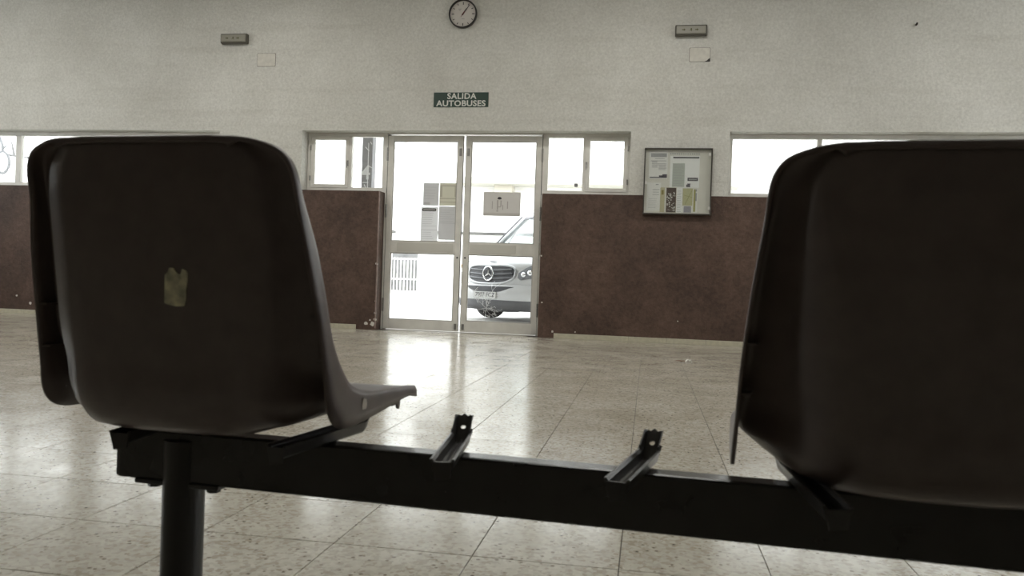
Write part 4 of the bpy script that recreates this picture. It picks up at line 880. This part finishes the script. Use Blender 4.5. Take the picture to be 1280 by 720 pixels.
for z in (.715, .785, .855):
    b = bmesh.new(); n = 16; hwid = .50
    tube(b, [(front_x(-hwid + 2 * hwid * k / n, z) + .018, -hwid + 2 * hwid * k / n, z + .03 * (abs(-hwid + 2 * hwid * k / n) / .55) ** 2) for k in range(n + 1)], .017, 6); finish('slat', b, mat('slat_grey', (0.07, 0.072, 0.078), 0.35), gr)
# star emblem in its ring
b = bmesh.new(); X0 = front_x(0, .79) + .045; ez = .80
tube(b, [(X0, .115 * math.cos(t), ez + .115 * math.sin(t)) for t in [2 * PI * k / 32 for k in range(33)]], .013, 8, False)
for k in range(3):
    a = PI / 2 + k * 2 * PI / 3; d = Vector((0, math.cos(a), math.sin(a))); t_ = Vector((0, -math.sin(a), math.cos(a))); c = Vector((X0, 0, ez))
    vs = [b.verts.new(p) for p in (c + t_ * .020 , c + d * .112, c - t_ * .020, c + Vector((.016, 0, 0)), c - d * .011)]
    b.faces.new((vs[0], vs[1], vs[3])); b.faces.new((vs[1], vs[2], vs[3])); b.faces.new((vs[0], vs[2], vs[1]))
tube(b, [(X0 - .045, 0, ez), (X0, 0, ez)], .02, 10)
finish('star_emblem', b, chrome, gr)
# headlights
for s_ in (-1, 1):
    b = bmesh.new(); pol = [(.60, .74), (.66, .70), (.86, .74), (.925, .84), (.92, .965), (.88, .985), (.72, .90), (.61, .82)]
    def hx(y, z): return -.045 * (z - .62) / .28 - .20 * (abs(y) / .92) ** 2.6
    n = len(pol); cy_, cz_ = .775, .835
    vs = [b.verts.new((hx(y, z) + .012, s_ * y, z)) for y, z in pol]; vc = b.verts.new((hx(cy_, cz_) + .035, s_ * cy_, cz_))
    for k in range(n): b.faces.new((vs[k], vs[(k + 1) % n], vc))
    hl = finish('headlight', b, mat('headlamp_lens', (0.20, 0.21, 0.22), 0.08), van)
    for (yy, zz, rr_) in ((.70, .79, .048), (.80, .82, .05)):
        b = bmesh.new(); bmesh.ops.create_uvsphere(b, u_segments=14, v_segments=8, radius=rr_, matrix=Matrix.Translation((hx(yy, zz) + .012, s_ * yy, zz))); finish('reflector', b, chrome, hl, True)
    b = bmesh.new(); bmesh.ops.create_uvsphere(b, u_segments=14, v_segments=8, radius=.045, matrix=Matrix.Translation((hx(.875, .925) + .008, s_ * .875, .925))); finish('indicator', b, mat('amber_lens', (0.55, 0.30, 0.10), 0.2), hl, True)
    b = bmesh.new(); bmesh.ops.create_uvsphere(b, u_segments=14, v_segments=8, radius=.06, matrix=Matrix.Translation((-.125, s_ * .74, .46))); finish('fog_lamp', b, vb, van, True)
# number plate
npl = bx('number_plate', .066, .078, -.26, .26, .385, .495, mat('plate_white', (0.50, 0.50, 0.48), 0.5), van, 0.003)
text_mesh('plate_text', '7907 FCZ', .10, ink_m, npl, Matrix.Translation((.0792, 0, .44)) @ Matrix(((0, 0, 1, 0), (1, 0, 0, 0), (0, 1, 0, 0), (0, 0, 0, 1))), 0.001, 0.0005, 1.0, .46)
bx('bonnet_badge', -.11, -.085, -.07, .07, 1.003, 1.015, vb, van, 0.003)
# wheels and underbody
def wheel(x, y):
    b = bmesh.new(); n = 28; prof = [(.20, -.11), (.30, -.115), (.335, -.09), (.345, 0), (.335, .09), (.30, .115), (.20, .11)]
    rg = [[b.verts.new((x + r * math.cos(2 * PI * k / n), y + w, .345 + r * math.sin(2 * PI * k / n))) for k in range(n)] for r, w in prof]
    for i in range(len(rg) - 1):
        for k in range(n): b.faces.new((rg[i][k], rg[i][(k + 1) % n], rg[i + 1][(k + 1) % n], rg[i + 1][k]))
    wh = finish('wheel', b, tyre, van, True)
    b = bmesh.new(); tube(b, [(x, y - .07, .345), (x, y + .07, .345)], .205, 24); finish('rim', b, mat('wheel_silver', (0.4, 0.4, 0.41), 0.35, 0.6), wh)
for x in (-.86, -4.15):
    for y in (-.79, .79): wheel(x, y)
bx('underbody', -4.8, -.30, -.72, .72, .28, .42, trimg, van, 0.02)
bx('skid_guard', -.45, -.15, -.35, .35, .16, .30, trimg, van, 0.03)

bpy.context.view_layer.update()
